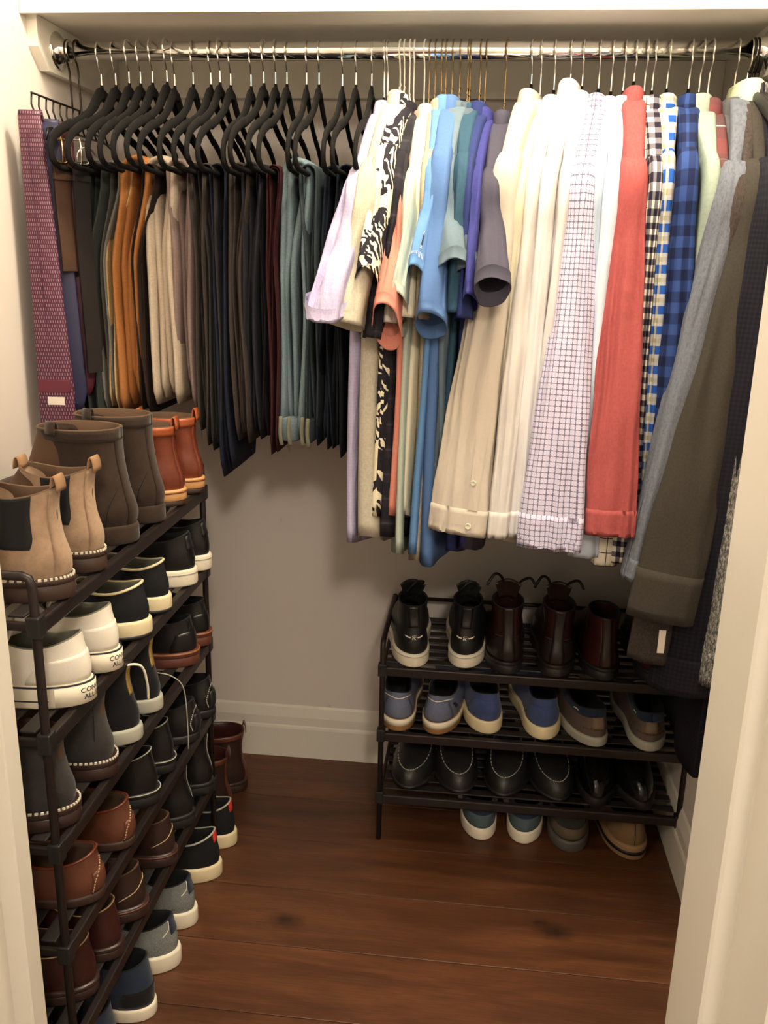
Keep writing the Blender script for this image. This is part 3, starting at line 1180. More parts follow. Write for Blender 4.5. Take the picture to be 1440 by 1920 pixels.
_tr = [  # descriptor, colour, extra
    ('blackish green wool trousers, leftmost pair beside the belts', C(36, 40, 38), {}),
    ('charcoal green trousers, second pair from the left wall', C(50, 55, 54), {}),
    ('mid grey flannel trousers left of the khaki pair', C(104, 102, 96), {}),
    ('narrow khaki chinos squeezed left of the camel pair', C(176, 148, 104), {}),
    ('camel brown chinos above the cognac boots', C(158, 104, 58), {}),
    ('blackish brown trousers squeezed between camel and stone pairs', C(40, 30, 26), {}),
    ('pale stone grey chinos, lightest pair of the row', C(180, 166, 148), {}),
    ('mauve taupe trousers right of the pale stone pair', C(128, 111, 106), {}),
    ('dark taupe trousers just right of the mauve taupe pair', C(62, 56, 52), {}),
    ('charcoal wool trousers left of the longest navy pair', C(48, 46, 46), {}),
    ('navy trousers hanging lowest of all the pairs', C(28, 32, 46), {}),
    ('espresso brown trousers with two wide soft legs', C(60, 52, 48), {}),
    ('blue black wool trousers in the middle of the dark pairs', C(38, 38, 44), {}),
    ('plain black trousers left of the burgundy pair', C(30, 29, 32), {}),
    ('dark burgundy trousers left of the light blue jeans', C(58, 26, 30), {}),
    ('faded light blue jeans with belt loops at the bottom', C(108, 126, 132), {'loops': (-0.019, -0.002, 0.024)}),
    ('dark slate washed jeans right of the light blue jeans', C(58, 68, 72), {'loops': (0.0,)}),
    ('dark indigo jeans, third pair from the lilac shirt', C(36, 42, 54), {}),
    ('blue black jeans, second pair from the lilac shirt', C(32, 36, 44), {}),
    ('black jeans hanging right beside the lilac shirt', C(26, 27, 30), {}),
]
for i, ((x0, lat, half, zb), (desc, col, ex)) in enumerate(zip(TROUSERS, _tr)):
    r = random.Random(i + 31)
    jeans = 'jeans' in desc
    m = cloth('trouser_cloth_%d' % i, col, 0.14 if not jeans else 0.2, 0.30, 1200.0 if not jeans else 700.0, 0.9,
              pattern=pat_heather(tuple(c * 1.5 for c in col), 420.0, 0.25) if jeans else None)
    velvet_hanger(x0, -PI / 2 + r.uniform(-0.05, 0.05), 'black velvet hanger holding the ' + head(desc),
                  'velvet hangers with trousers', z=r.uniform(-0.004, 0.004))
    trousers(x0, lat, half, zb, desc, m, i + 1, 'jeans' if jeans else 'trousers', ex.get('loops'))

# ------------------------------------------------------------------ short sleeved tops on wire hangers
GW = 'short sleeved tops on wire hangers'
W_ = C
palm = cloth('palm_print', C(36, 34, 42), 0.05, 0.35, pattern=pat_palm(C(38, 36, 44), C(236, 228, 200)))
linen = cloth('linen_weave', C(192, 186, 168), 0.12, 0.35, 600, pattern=pat_heather(C(150, 144, 128), 300, 0.35))
dplaid = cloth('dark_plaid', C(48, 45, 52), 0.1, 0.3, pattern=pat_plaid([(C(28, 27, 33), 0.05, 0.5, 0.0, 0.8), (C(84, 80, 90), 0.05, 0.08, 0.2, 0.6)], None))
lilac = cloth('lilac_cotton', C(186, 180, 212), 0.06, 0.85, pattern=pat_motif(C(160, 152, 196), 150, 0.30), wscale=6.0, crumple=0.55)

_tops = [
    # key, name, label, category, material, options
    ('lilac', 'short_sleeve_shirt', 'creased lilac short sleeved shirt at the left end of the shirts', lilac, dict(T=0.017, hem=-0.875, tilt=-0.035, wd=0.040, drop=0.03, folds=0.13)),
    ('salmon', 't_shirt', 'salmon pink t-shirt tucked behind the lilac shirt', cloth('salmon_jersey', C(206, 150, 132), 0.06), dict(collar='crew', hem=-0.80, wd=0.035, A=0.175)),
    ('linen', 'short_sleeve_shirt', 'off white linen shirt with a flecked weave beside the palm print', linen, dict(T=0.030, A=0.207, hem=-0.875, drop=0.055, wd=0.045)),
    ('palm', 'short_sleeve_shirt', 'black and cream palm leaf print shirt', palm, dict(T=0.022, A=0.203, hem=-0.83, wd=0.045, tilt=0.03)),
    ('darkplaid', 'short_sleeve_shirt', 'dark charcoal plaid shirt right of the palm print', dplaid, dict(T=0.020, A=0.195, hem=-0.86, drop=0.03)),
    ('whitetee', 't_shirt', 'plain white t-shirt between the plaid and the pink polo', cloth('white_jersey', C(238, 234, 222), 0.04), dict(collar='crew', hem=-0.78, A=0.178)),
    ('pinkpolo', 'polo_shirt', 'salmon polo with a wide ribbed sleeve band', cloth('pink_pique', C(206, 132, 116), 0.05, 0.25), dict(hem=-0.80, tilt=0.030, wd=0.036, folds=0.05)),
    ('sage', 'polo_shirt', 'pale sage green polo next to the salmon polo', cloth('sage_pique', C(182, 194, 182), 0.05, 0.3), dict(hem=-0.885, tilt=0.03, wd=0.045)),
    ('ivorytee', 't_shirt', 'ivory t-shirt right of the pale sage polo', cloth('ivory_jersey', C(236, 230, 204), 0.05), dict(collar='crew', hem=-0.82, A=0.178)),
    ('beige', 'short_sleeve_shirt', 'beige flecked shirt left of the sky blue polo', cloth('beige_fleck', C(176, 166, 146), 0.12, 0.3, pattern=pat_heather(C(120, 110, 92), 300, 0.4)), dict(hem=-0.91, A=0.188)),
    ('skypolo', 'polo_shirt', 'sky blue polo with stitched lettering on the sleeve', cloth('sky_pique', C(98, 140, 190), 0.05, 0.25), dict(hem=-0.90, tilt=0.03, wd=0.045, embroidery=(plain('thread_pale_blue', C(176, 184, 204), 0.8), plain('thread_navy', C(24, 30, 56), 0.8)))),
    ('bluepolo', 'polo_shirt', 'mid blue polo with the longest blue body', cloth('blue_pique', C(84, 116, 166), 0.05, 0.25), dict(T=0.020, hem=-0.925, drop=0.01, tilt=0.014)),
    ('greytee', 't_shirt', 'blue grey t-shirt with a flat pointed sleeve', cloth('bluegrey_jersey', C(100, 118, 130), 0.06), dict(collar='crew', hem=-0.85, wd=0.03, tilt=0.01)),
    ('slatetee', 't_shirt', 'slate grey t-shirt showing its sleeve behind the blue grey one', cloth('slate_jersey', C(86, 98, 110), 0.06), dict(collar='crew', hem=-0.85, wd=0.03)),
    ('tealtee', 't_shirt', 'dark teal t-shirt left of the navy one', cloth('teal_jersey', C(48, 78, 98), 0.06), dict(collar='crew', hem=-0.84)),
    ('navytee', 'polo_shirt', 'navy blue polo left of the indigo polo', cloth('navy_pique', C(44, 54, 104), 0.06), dict(hem=-0.88)),
    ('indigopolo', 'polo_shirt', 'indigo polo with pale stitching on the sleeve band', cloth('indigo_pique', C(58, 60, 124), 0.06), dict(hem=-0.86, wd=0.05)),
    ('charcoaltee', 'polo_shirt', 'charcoal polo with a wide sleeve beside the cream dress shirt', cloth('charcoal_pique', C(70, 68, 82), 0.05, 0.2), dict(hem=-0.86, T=0.018, tilt=0.008, wd=0.026, folds=0.07, crease=0.5)),
]
for i, (key, nm, lab, mat, opt) in enumerate(_tops):
    o = dict(seed=100 + i, sleeves='short', group=GW, zdrop=ZDROP[key])
    o.update(opt)
    shirt(nm, key, lab, 'shirt' if 'shirt' in nm else 'top', mat, GARMENTS, **o)
    x0, phi = GARMENTS[key][:2]
    hm, hk, hn = (M_whitewire, 'ww', 'white') if i in (0, 1, 2, 3, 4, 5, 6) else (M_goldwire, 'gw', 'bronze')
    if i < 2:
        velvet_hanger(x0, -PI / 2 - phi, 'black velvet hanger inside the ' + head(lab), 'hangers with shirts', narrow=True, drop=ZDROP[key])
    else:
        wire_hanger(x0, -PI / 2 - phi, hn + ' twisted wire hanger inside the ' + head(lab), 'wire hangers', hm, hk, ZDROP[key])

# ------------------------------------------------------------------ long sleeved shirts
GL = 'long sleeved shirts on velvet hangers'
check = cloth('lilac_check', C(200, 195, 212), 0.03, 0.35, pattern=pat_grid(C(104, 102, 128), 0.0098, 0.17, C(186, 178, 210), 0.0098))
gingham = cloth('black_gingham', C(230, 224, 210), 0.05, 0.3, pattern=pat_gingham(C(236, 230, 214), C(112, 108, 118), C(34, 32, 48), 0.020))
winp = cloth('windowpane', C(240, 232, 214), 0.04, 0.3, pattern=pat_grid(C(60, 54, 52), 0.026, 0.06))
ycheck = cloth('blue_yellow_check', C(226, 222, 196), 0.05, 0.3, pattern=pat_plaid([(C(36, 84, 168), 0.034, 0.42, 0.0, 1.0), (C(150, 142, 96), 0.034, 0.22, 0.42, 0.9)], None))
bcheck = cloth('blue_buffalo_check', C(56, 82, 146), 0.08, 0.3, pattern=pat_gingham(C(52, 78, 136), C(38, 56, 104), C(25, 34, 68), 0.036))
maroon = cloth('maroon_plaid', C(84, 60, 62), 0.1, 0.3, pattern=pat_plaid([(C(120, 66, 66), 0.08, 0.35, 0.0, 0.8), (C(70, 72, 78), 0.08, 0.3, 0.4, 0.8), (C(180, 172, 172), 0.08, 0.03, 0.36, 1.6)], None))
coral = cloth('coral_linen', C(158, 76, 76), 0.09, 0.45, 700, pattern=pat_heather(C(184, 116, 112), 240, 0.16))
_longs = [
    ('creamshirt', 'cream dress shirt with a buttoned barrel cuff in front', cloth('cream_poplin', C(190, 181, 168), 0.02, 0.4, pattern=None), dict(button=True, T=0.020, wd=0.020, hem=-0.80, folds=0.07, taper=1.0)),
    ('ivoryshirt', 'ivory dress shirt just right of the cream one', cloth('ivory_poplin', C(200, 192, 168), 0.02, 0.4), dict(T=0.014, folds=0.14, A=0.190)),
    ('whiteshirt', 'white dress shirt with a narrow rounded cuff', cloth('white_poplin', C(202, 198, 194), 0.02, 0.45), dict(T=0.014, wd=0.034, folds=0.12)),
    ('brightshirt', 'bright white dress shirt with the tallest collar', cloth('bright_poplin', C(212, 210, 210), 0.015, 0.4), dict(T=0.014, ch=0.042, ztop=-0.082, wd=0.034)),
    ('pearlshirt', 'pearl grey white dress shirt left of the checked shirt', cloth('pearl_poplin', C(202, 198, 198), 0.02, 0.4), dict(T=0.014, A=0.188)),
    ('checkshirt', 'lilac and grey mini check shirt with a broad flat sleeve', check, dict(T=0.021, wd=0.018, folds=0.05, hem=-0.82, cufflen=0.075)),
    ('greyblueshirt', 'grey blue dress shirt right of the mini check shirt', cloth('greyblue_poplin', C(168, 184, 200), 0.03, 0.4), dict(T=0.014, A=0.184)),
    ('paleblueshirt', 'pale icy blue dress shirt left of the coral shirt', cloth('paleblue_poplin', C(200, 212, 228), 0.03, 0.4), dict(T=0.015, wd=0.030, cufflen=0.06, A=0.190)),
    ('coralshirt', 'coral linen shirt, the only orange red garment', coral, dict(T=0.022, wd=0.020, folds=0.08, hem=-0.82, taper=0.95)),
    ('windowpane', 'cream windowpane checked shirt right of the coral one', winp, dict(T=0.012, hem=-0.85, A=0.182)),
    ('gingham', 'black and white gingham shirt right of the coral shirt', gingham, dict(T=0.014, hem=-0.85, A=0.188)),
    ('yellowcheck', 'blue and yellow checked shirt between gingham and buffalo check', ycheck, dict(T=0.013, hem=-0.84, A=0.184)),
    ('bluecheck', 'dark blue buffalo check shirt', bcheck, dict(T=0.016, hem=-0.83, wd=0.03)),
    ('greendenim', 'faded sage green work shirt', cloth('sage_denim', C(150, 164, 152), 0.12, 0.4), dict(T=0.014, hem=-0.83, ch=0.040, ct=0.023)),
    ('maroonplaid', 'maroon and grey plaid flannel shirt', maroon, dict(T=0.014, hem=-0.82, ch=0.038, ct=0.023)),
    ('charcoalshirt', 'charcoal flannel shirt next to the sage collared jacket', cloth('charcoal_flannel', C(88, 86, 88), 0.1, 0.35), dict(T=0.015, hem=-0.82, ch=0.040, ct=0.024)),
]
for i, (key, lab, mat, opt) in enumerate(_longs):
    o = dict(seed=300 + i, sleeves='long', group=GL, zdrop=ZDROP[key])
    o.update(opt)
    shirt('dress_shirt' if i < 9 else 'flannel_shirt' if i > 13 else 'checked_shirt' if i in (9, 10, 11, 12) else 'work_shirt', key, lab, 'shirt', mat, GARMENTS, **o)
    x0, phi = GARMENTS[key][:2]
    velvet_hanger(x0, -PI / 2 - phi, 'black velvet hanger with chrome hook inside the ' + head(lab), 'hangers with shirts', narrow=True, drop=ZDROP[key])

# ------------------------------------------------------------------ coats at the right end
GC = 'long coats and jackets at the right end of the rod'
heather = cloth('heather_grey', C(108, 113, 124), 0.1, 0.25, pattern=pat_heather(C(70, 74, 84), 300, 0.5))
tweed = cloth('brown_tweed', C(70, 62, 58), 0.2, 0.4, pattern=pat_heather(C(44, 40, 40), 380, 0.8))
olive = cloth('olive_wool', C(62, 58, 52), 0.12, 0.25, pattern=pat_heather(C(42, 40, 37), 420, 0.4))
navyc = cloth('navy_wool', C(30, 30, 40), 0.15, 0.25, pattern=pat_gingham(C(36, 36, 46), C(30, 30, 40), C(24, 24, 32), 0.008))
salt = cloth('salt_pepper_tweed', C(70, 70, 70), 0.3, 0.4, pattern=pat_heather(C(186, 182, 172), 240, 0.7))
sagej = cloth('sage_lining', C(196, 212, 186), 0.1, 0.35, pattern=pat_heather(C(236, 232, 168), 60, 0.5))
_coats = [
    ('heathercoat', 'long_coat', 'heather blue grey knit jacket with a narrow sleeve', heather, dict(A=0.220, T=0.012, hem=-0.92, collar='coat', collar_mat=sagej, wd=0.030, cufflen=0.05, ch=0.040, ct=0.024)),
    ('tweedcoat', 'long_coat', 'brown speckled tweed coat behind the olive coat', tweed, dict(A=0.224, T=0.012, hem=-1.10, wd=0.030, collar='coat')),
    ('olivecoat', 'long_coat', 'dark olive wool overcoat with a wide banded cuff', olive, dict(ct=0.016, A=0.226, T=0.014, hem=-1.10, wd=0.034, folds=0.05, collar='coat', cufflen=0.10, crease=0.6)),
    ('navycoat', 'long_coat', 'long navy black overcoat nearest the right wall', navyc, dict(A=0.230, T=0.014, hem=-1.34, wd=0.050, folds=0.04, collar='coat', drop=0.0, ct=0.013)),
    ('saltcoat', 'long_coat', 'salt and pepper tweed coat against the right wall', salt, dict(A=0.236, T=0.006, hem=-1.20, wd=0.03, collar='coat', fold=0.002, ct=0.010)),
]
for i, (key, nm, lab, mat, opt) in enumerate(_coats):
    o = dict(seed=500 + i, sleeves='long', group=GC, zsh=-0.225, fold=0.004, wide=1.02, shl=0.030)
    o.update(opt)
    coat = shirt(nm, key, lab, 'coat', mat, COATS, **o)
    if key == 'tweedcoat':
        tweed_coat = coat
    x0, phi = COATS[key][:2]
    if i == 0:
        velvet_hanger(x0, -PI / 2 - phi, 'black velvet hanger inside the heather blue grey jacket', 'hangers with shirts', narrow=True)
    else:
        t = thing('coat_hanger', 'black plastic coat hanger inside the ' + head(lab), 'hanger', (x0, RY, RZ), -PI / 2 - phi, 'coat hangers')
        shared('hook', 'ch', lambda p: tube('hook', hook_path(-0.064), 0.0026, M_blackwire, p, n=8), M_blackwire, t)
        arch = [(-0.215, 0, -0.165), (-0.20, 0, -0.150), (-0.10, 0, -0.105), (-0.03, 0, -0.078), (0, 0, -0.072), (0.03, 0, -0.078), (0.10, 0, -0.105), (0.20, 0, -0.150), (0.215, 0, -0.165)]
        shared('shoulders', 'cs', lambda p: tube('shoulders', spline(arch, 5), (0.010, 0.008), M_blackplastic, p, n=10), M_blackplastic, t)
# white paper tag hanging below the olive cuff from the tweed coat
_tg = tweed_coat.matrix_basis.inverted() @ Vector((0.350, 1.474, 0.683))
box('paper_tag', _tg.x - 0.001, _tg.x + 0.001, _tg.y - 0.006, _tg.y + 0.006, _tg.z - 0.022, _tg.z + 0.022, plain('label_white', C(222, 214, 204), 0.8), tweed_coat, b=0.0005)
# ------------------------------------------------------------------ tie rack, ties and belts by the left wall
def frame_rail(name, pts, r, mat, parent):
    return tube(name, pts, r, mat, parent, n=8)


tr = thing('tie_rack', 'dark wire tie rack with a row of loops by the left wall', 'tie rack', (-0.818, RY, RZ), -PI / 2)
tube('hook', hook_path(-0.10), 0.0021, M_blackwire, tr, n=8)
frame_rail('top_rail', [(0.165, 0, -0.102), (-0.16, 0, -0.102)], 0.0020, M_blackwire, tr)
frame_rail('lower_rail', [(0.165, 0.004, -0.150), (-0.16, 0.004, -0.150)], 0.0020, M_blackwire, tr)
for i in range(12):
    xx = 0.160 - i * 0.028
    frame_rail('tooth', [(xx, -0.002, -0.102), (xx, -0.004, -0.12), (xx, 0.006, -0.150)], 0.0018, M_blackwire, tr)

tie_purple = cloth('tie_purple', C(118, 52, 92), 0.06, 0.1, pattern=None)
_k = NT('tie_silk')
_uv = _k.uv()
_x = _k.xyz(_uv)
_dash = _k.math('MULTIPLY', band(_k, _k.math('ADD', _x[0], _k.math('MULTIPLY', band(_k, _x[1], 0.015, 0.5), 0.0022)), 0.0044, 0.30), band(_k, _x[1], 0.0075, 0.66))
tie_silk = _k.done(_k.mix(_dash, C(66, 25, 48), C(156, 112, 130)), 0.5)
tie_navy = plain('tie_navy', C(34, 36, 66), 0.5)
tie_wine = plain('tie_wine', C(92, 30, 50), 0.5)


def necktie(label, mat, x, y, z0, z1, w0, w1, dx, th, extra=False, rz=0.0):
    t = thing('necktie', label, 'tie', (x, y, z0), rz, 'neckties on the tie rack')
    for nm, yo, ws, zend in (('blade', 0.0, 1.0, z1), ('tail', th * 1.6, 0.82, z1 + 0.10)):
        rings = []
        n = 24
        for i in range(n + 1):
            s = i / n
            z = -(z0 - zend) * s
            hw = lerp(w0, w1, s) / 2 * ws
            if s > 0.93:
                hw *= 1 - (s - 0.93) / 0.07 * 0.55
            cx = dx * s
            hy = th / 2
            ring = []
            for k in range(16):
                an = 2 * PI * k / 16
                ca, sa = math.cos(an), math.sin(an)
                ring.append(Vector((cx + hw * math.copysign(abs(ca) ** 0.5, ca), yo + hy * math.copysign(abs(sa) ** 0.9, sa) + 0.002 * math.sin(6 * s + cx), z)))
            rings.append(ring)
        b = loft_obj(nm, rings, mat, t, cap0=True, cap1=True)
        if nm == 'blade':
            blade = b
    # fold over the rack tooth
    rings = []
    for k in range(7):
        a = -PI / 2 + k * PI / 6
        hw = w0 / 2
        yy = th * 0.8 + (th * 0.8) * math.sin(a)
        zz = th * 1.1 * math.cos(a) - 0.001
        rings.append([Vector((-hw, yy, zz)), Vector((hw, yy, zz)), Vector((hw, yy + 0.001, zz - th)), Vector((-hw, yy + 0.001, zz - th))])
    loft_obj('fold', rings, mat, t, cap0=True, cap1=True)
    if extra:
        s = 0.742
        hw = lerp(w0, w1, s) / 2
        zz = -(z0 - z1) * s
        box('keeper_loop', dx * s - hw * 0.92, dx * s + hw * 0.9, -th * 0.5 - 0.0035, -th * 0.5 + 0.001, zz - 0.012, zz + 0.012, tie_wine, t, b=0.001)
        s = 0.785
        zz = -(z0 - z1) * s
        box('care_label', dx * s - 0.015, dx * s + 0.017, -th * 0.5 - 0.0032, -th * 0.5 + 0.001, zz - 0.008, zz + 0.007, plain('label_white', C(222, 214, 204), 0.8), t, b=0.0005)
        # centre seam
        sp = [(dx * q - 0.004, -th * 0.5 - 0.0006, -(z0 - z1) * q) for q in (0.05, 0.3, 0.6, 0.95)]
        tube('seam', spline(sp, 4), 0.0008, plain('tie_seam', C(70, 24, 54), 0.7), blade, n=5)
    return t


necktie('purple woven silk tie with a white care label by the left wall', tie_silk, -0.807, 1.598, 1.556, 0.912, 0.040, 0.076, 0.012, 0.009, True, 0.10)
necktie('navy silk tie right behind the purple tie', tie_navy, -0.788, 1.632, 1.548, 1.02, 0.034, 0.060, 0.006, 0.007, False, 0.3)
necktie('wine red silk tie behind the navy tie', tie_wine, -0.780, 1.668, 1.548, 1.05, 0.034, 0.058, 0.004, 0.007, False, 0.3)

bh = thing('belt_hanger', 'dark wire belt hanger left of the first velvet hanger', 'hanger', (-0.800, RY, RZ), -PI / 2)
tube('hook', hook_path(-0.13), 0.0021, M_blackwire, bh, n=8)
tube('rail', [(0.20, 0.02, -0.185), (0.19, 0.02, -0.165), (0.0, 0.005, -0.13), (-0.15, 0.0, -0.165)], 0.0022, M_blackwire, bh, n=8)


def belt(label, mat, buckle, x, y, z0, z1, rz, w=0.034, rnd_buckle=True):
    t = thing('belt', label, 'belt', (x, y, z0), rz, 'belts on the belt hanger')
    rings = []
    for i in range(15):
        s = i / 14
        z = -0.030 - (z0 - z1 - 0.03) * s
        rings.append([Vector((sx * w / 2, sy * 0.002 + 0.003 * math.sin(5 * s), z)) for sx, sy in ((-1, -1), (1, -1), (1, 1), (-1, 1))])
    loft_obj('strap', rings, mat, t, cap0=True, cap1=True, smooth=False)
    pts = []
    for k in range(20):
        a = 2 * PI * k / 20
        e = 1.0 if rnd_buckle else 0.6
        pts.append((0.021 * math.copysign(abs(math.cos(a)) ** e, math.cos(a)), -0.002, 0.021 * math.copysign(abs(math.sin(a)) ** e, math.sin(a)) - 0.012))
    tube('buckle', pts, (0.0020, 0.0020), buckle, t, n=8, closed=True)
    tube('prong', [(0.0, -0.003, 0.012), (0.0, -0.0055, -0.012), (0.0, -0.004, -0.036)], 0.0018, buckle, t, n=6)
    box('keeper', -w / 2 - 0.002, w / 2 + 0.002, -0.0045, 0.005, -0.062, -0.052, mat, t, b=0.001)
    return t


belt('brown leather belt with a round brass buckle', leather('belt_brown', C(66, 44, 31), 0.45), M_brass, -0.768, 1.630, 1.512, 1.29, 1.05)
belt('black leather belt with a square silver buckle', leather('belt_black', C(30, 27, 27), 0.4), M_hook, -0.742, 1.650, 1.512, 1.10, 1.05, 0.034, False)
belt('dark brown leather belt behind the round buckle', leather('belt_darkbrown', C(50, 32, 24), 0.45), M_hook, -0.752, 1.70, 1.505, 1.12, 1.0)

# ------------------------------------------------------------------ shoe racks
def shoe_rack(name, label, W, D, tiers, ztop, loc, rz, nslat=7):
    """local x along the rack, local y = 0 at the open front edge, +y toward the wall"""
    t = thing(name, label, 'shoe rack', loc, rz)
    r = 0.0062
    for x in (0.0, W):
        path = [(x, 0, 0.0), (x, 0, ztop - 0.012), (x, 0.004, ztop - 0.003), (x, 0.012, ztop), (x, D - 0.012, ztop), (x, D - 0.004, ztop - 0.003), (x, D, ztop - 0.012), (x, D, 0.0)]
        tube('side_frame', path, r, M_rackmetal, t, n=10)
    tube('guard_rail', [(0, D, ztop - 0.008), (W, D, ztop - 0.008)], 0.0052, M_rackmetal, t, n=8)
    proto = {}
    for z in tiers:
        for key, yy, zz, hx, hz, nm in [('fr', 0.0, z - 0.014, 0.007, 0.011, 'front_rail'), ('br', D, z - 0.012, 0.006, 0.009, 'back_rail')]:
            if key not in proto:
                v, f = box_data(0.004, W - 0.004, -hx, hx, -hz, hz, 0.003)
                o = mesh_obj(nm, v, f, M_rackmetal, t, smooth=False)
                proto[key] = o.data
            else:
                o = bpy.data.objects.new(nm, proto[key])
                link(o, t)
            o.location = (0, yy, zz)
        for i in range(nslat):
            if 'sl' not in proto:
                v, f = box_data(0.006, W - 0.006, -0.0115, 0.0115, -0.004, 0.0, 0.0015)
                o = mesh_obj('slat', v, f, M_slat, t, smooth=False)
                proto['sl'] = o.data
            else:
                o = bpy.data.objects.new('slat', proto['sl'])
                link(o, t)
            o.location = (0, 0.030 + (D - 0.055) * i / (nslat - 1), z)
        for x in (0.0, W):
            for yy in (0.0, D):
                if 'jt' not in proto:
                    v, f = box_data(-0.0095, 0.0095, -0.0095, 0.0095, -0.016, 0.014, 0.002)
                    o = mesh_obj('joint', v, f, M_blackplastic, t, smooth=False)
                    proto['jt'] = o.data
                else:
                    o = bpy.data.objects.new('joint', proto['jt'])
                    link(o, t)
                o.location = (x, yy, z - 0.010)
        for x in (0.0, W):
            # end bar tying front and back rails together
            if 'eb' not in proto:
                v, f = box_data(-0.004, 0.004, 0.004, D - 0.004, -0.006, 0.006, 0.002)
                o = mesh_obj('end_bar', v, f, M_rackmetal, t, smooth=False)
                proto['eb'] = o.data
            else:
                o = bpy.data.objects.new('end_bar', proto['eb'])
                link(o, t)
            o.location = (x, 0, z - 0.012)
    return t


TL = [0.868, 0.700, 0.530, 0.360, 0.190]          # tier heights, tall rack on the left
TR = [0.452, 0.288, 0.126]                        # tier heights, low rack at the back
RX = -0.547
shoe_rack('shoe_rack', 'tall dark five tier shoe rack along the left wall', 0.700, 0.295, TL, 0.925, (RX, 0.990, 0), PI / 2)
shoe_rack('shoe_rack', 'low dark three tier shoe rack against the back wall', 0.682, 0.295, TR, 0.508, (-0.176, 1.785, 0), 0.0)


# ------------------------------------------------------------------ shoes
class Last:
    """geometry of one shoe: heel at x = 0, toe at x = L, z = 0 under the sole"""

    def __init__(s, L=0.285, W=0.100, sole=0.024, hh=0.062, hs=0.046, hf=0.075, xf=0.47, ow=0.030, toe_h=0.052, toe_p=2.6, side=1,
                 shaft=None, xb=0.010, heelw=0.66, bulge=0.006, lean=0.0):
        s.__dict__.update(locals())

    def hw(s, q):
        p = 4.2 if q < 0.5 else s.toe_p
        base = max(0.0, 1 - abs(2 * q - 1) ** p) ** 0.5
        m = keyed([(0, s.heelw), (0.16, s.heelw + 0.02), (0.38, s.heelw * 0.97), (0.68, 1.0), (0.85, 0.98), (1, 0.9)], q)
        return 0.5 * s.W * base * m

    def outline(s, th, grow=0.0, inset=0.0):
        q = (1 - math.cos(th)) / 2
        # ease so that heel and toe are both round
        x = s.L * q
        y = s.hw(q) * (1 if math.sin(th) >= 0 else -1)
        bend = s.side * 0.010 * math.sin(PI * q) - s.side * 0.004 * q
        d = grow - inset
        nx = -math.cos(th)
        ny = math.sin(th)
        return Vector((x + nx * d, y + ny * d + bend, 0))

    def top(s, th):
        c = (1 + math.cos(th)) / 2
        x = s.xb + (s.xf * s.L - s.xb) * (1 - c)
        y = s.ow * math.copysign(abs(math.sin(th)) ** 0.8, math.sin(th)) + s.side * 0.010 * math.sin(PI * x / s.L)
        z = s.sole + s.hs + (s.hh - s.hs) * c ** 2.2 + (s.hf - s.hs) * (1 - c) ** 2.2
        return Vector((x, y, z))

    def shaft_top(s, th):
        zt, xb2, xf2, ow2 = s.shaft[:4]
        dip = s.shaft[4] if len(s.shaft) > 4 else 0.0
        c = (1 + math.cos(th)) / 2
        x = lerp(xf2, xb2, c)
        y = ow2 * math.copysign(abs(math.sin(th)) ** 0.85, math.sin(th)) + s.side * 0.004
        z = zt - dip * math.sin(th) ** 2
        return Vector((x, y, z))

    def S(s, th, v):
        if v > 1.0 and s.shaft:
            a, b = s.top(th), s.shaft_top(th)
            q = v - 1.0
            p = a.lerp(b, q)
            c = (1 + math.cos(th)) / 2
            p.x += 0.006 * math.sin(PI * q) * (c * 2 - 1) * 0.6
            return p
        p0 = s.outline(th, 0.0, 0.002)
        p0.z = s.sole
        p3 = s.top(th)
        q = (1 - math.cos(th)) / 2
        toe = smooth01((q - 0.42) / 0.5)
        h = p3.z - p0.z
        p1 = p0 + Vector((0, 0, lerp(0.42 * h, s.toe_h, toe)))
        out = Vector((-math.cos(th), math.sin(th) * 0.8, 0))
        p1 += out * lerp(s.bulge, 0.002, toe)
        hor = Vector((p0.x - p3.x, p0.y - p3.y, 0))
        p2a = p3 - Vector((0, 0, 0.40 * h)) + out * (s.bulge * 0.3)
        p2b = p3 + hor * 0.42 - Vector((0, 0, 0.10 * h))
        p2 = p2a.lerp(p2b, toe)
        w = 1 - v
        return p0 * w ** 3 + p1 * (3 * w * w * v) + p2 * (3 * w * v * v) + p3 * v ** 3

    def N(s, th, v):
        e = 0.02
        du = s.S(th + e, v) - s.S(th - e, v)
        dv = s.S(th, min(v + e, 2.0 if s.shaft else 1.0)) - s.S(th, max(v - e, 0))
        n = du.cross(dv)
        if n.length < 1e-9:
            return Vector((-1, 0, 0))
        n.normalize()
        c = s.S(th, v)
        o = Vector((c.x - s.L * 0.4, c.y, c.z - 0.03))
        if n.dot(o) < 0:
            n = -n
        return n


NTH = 44


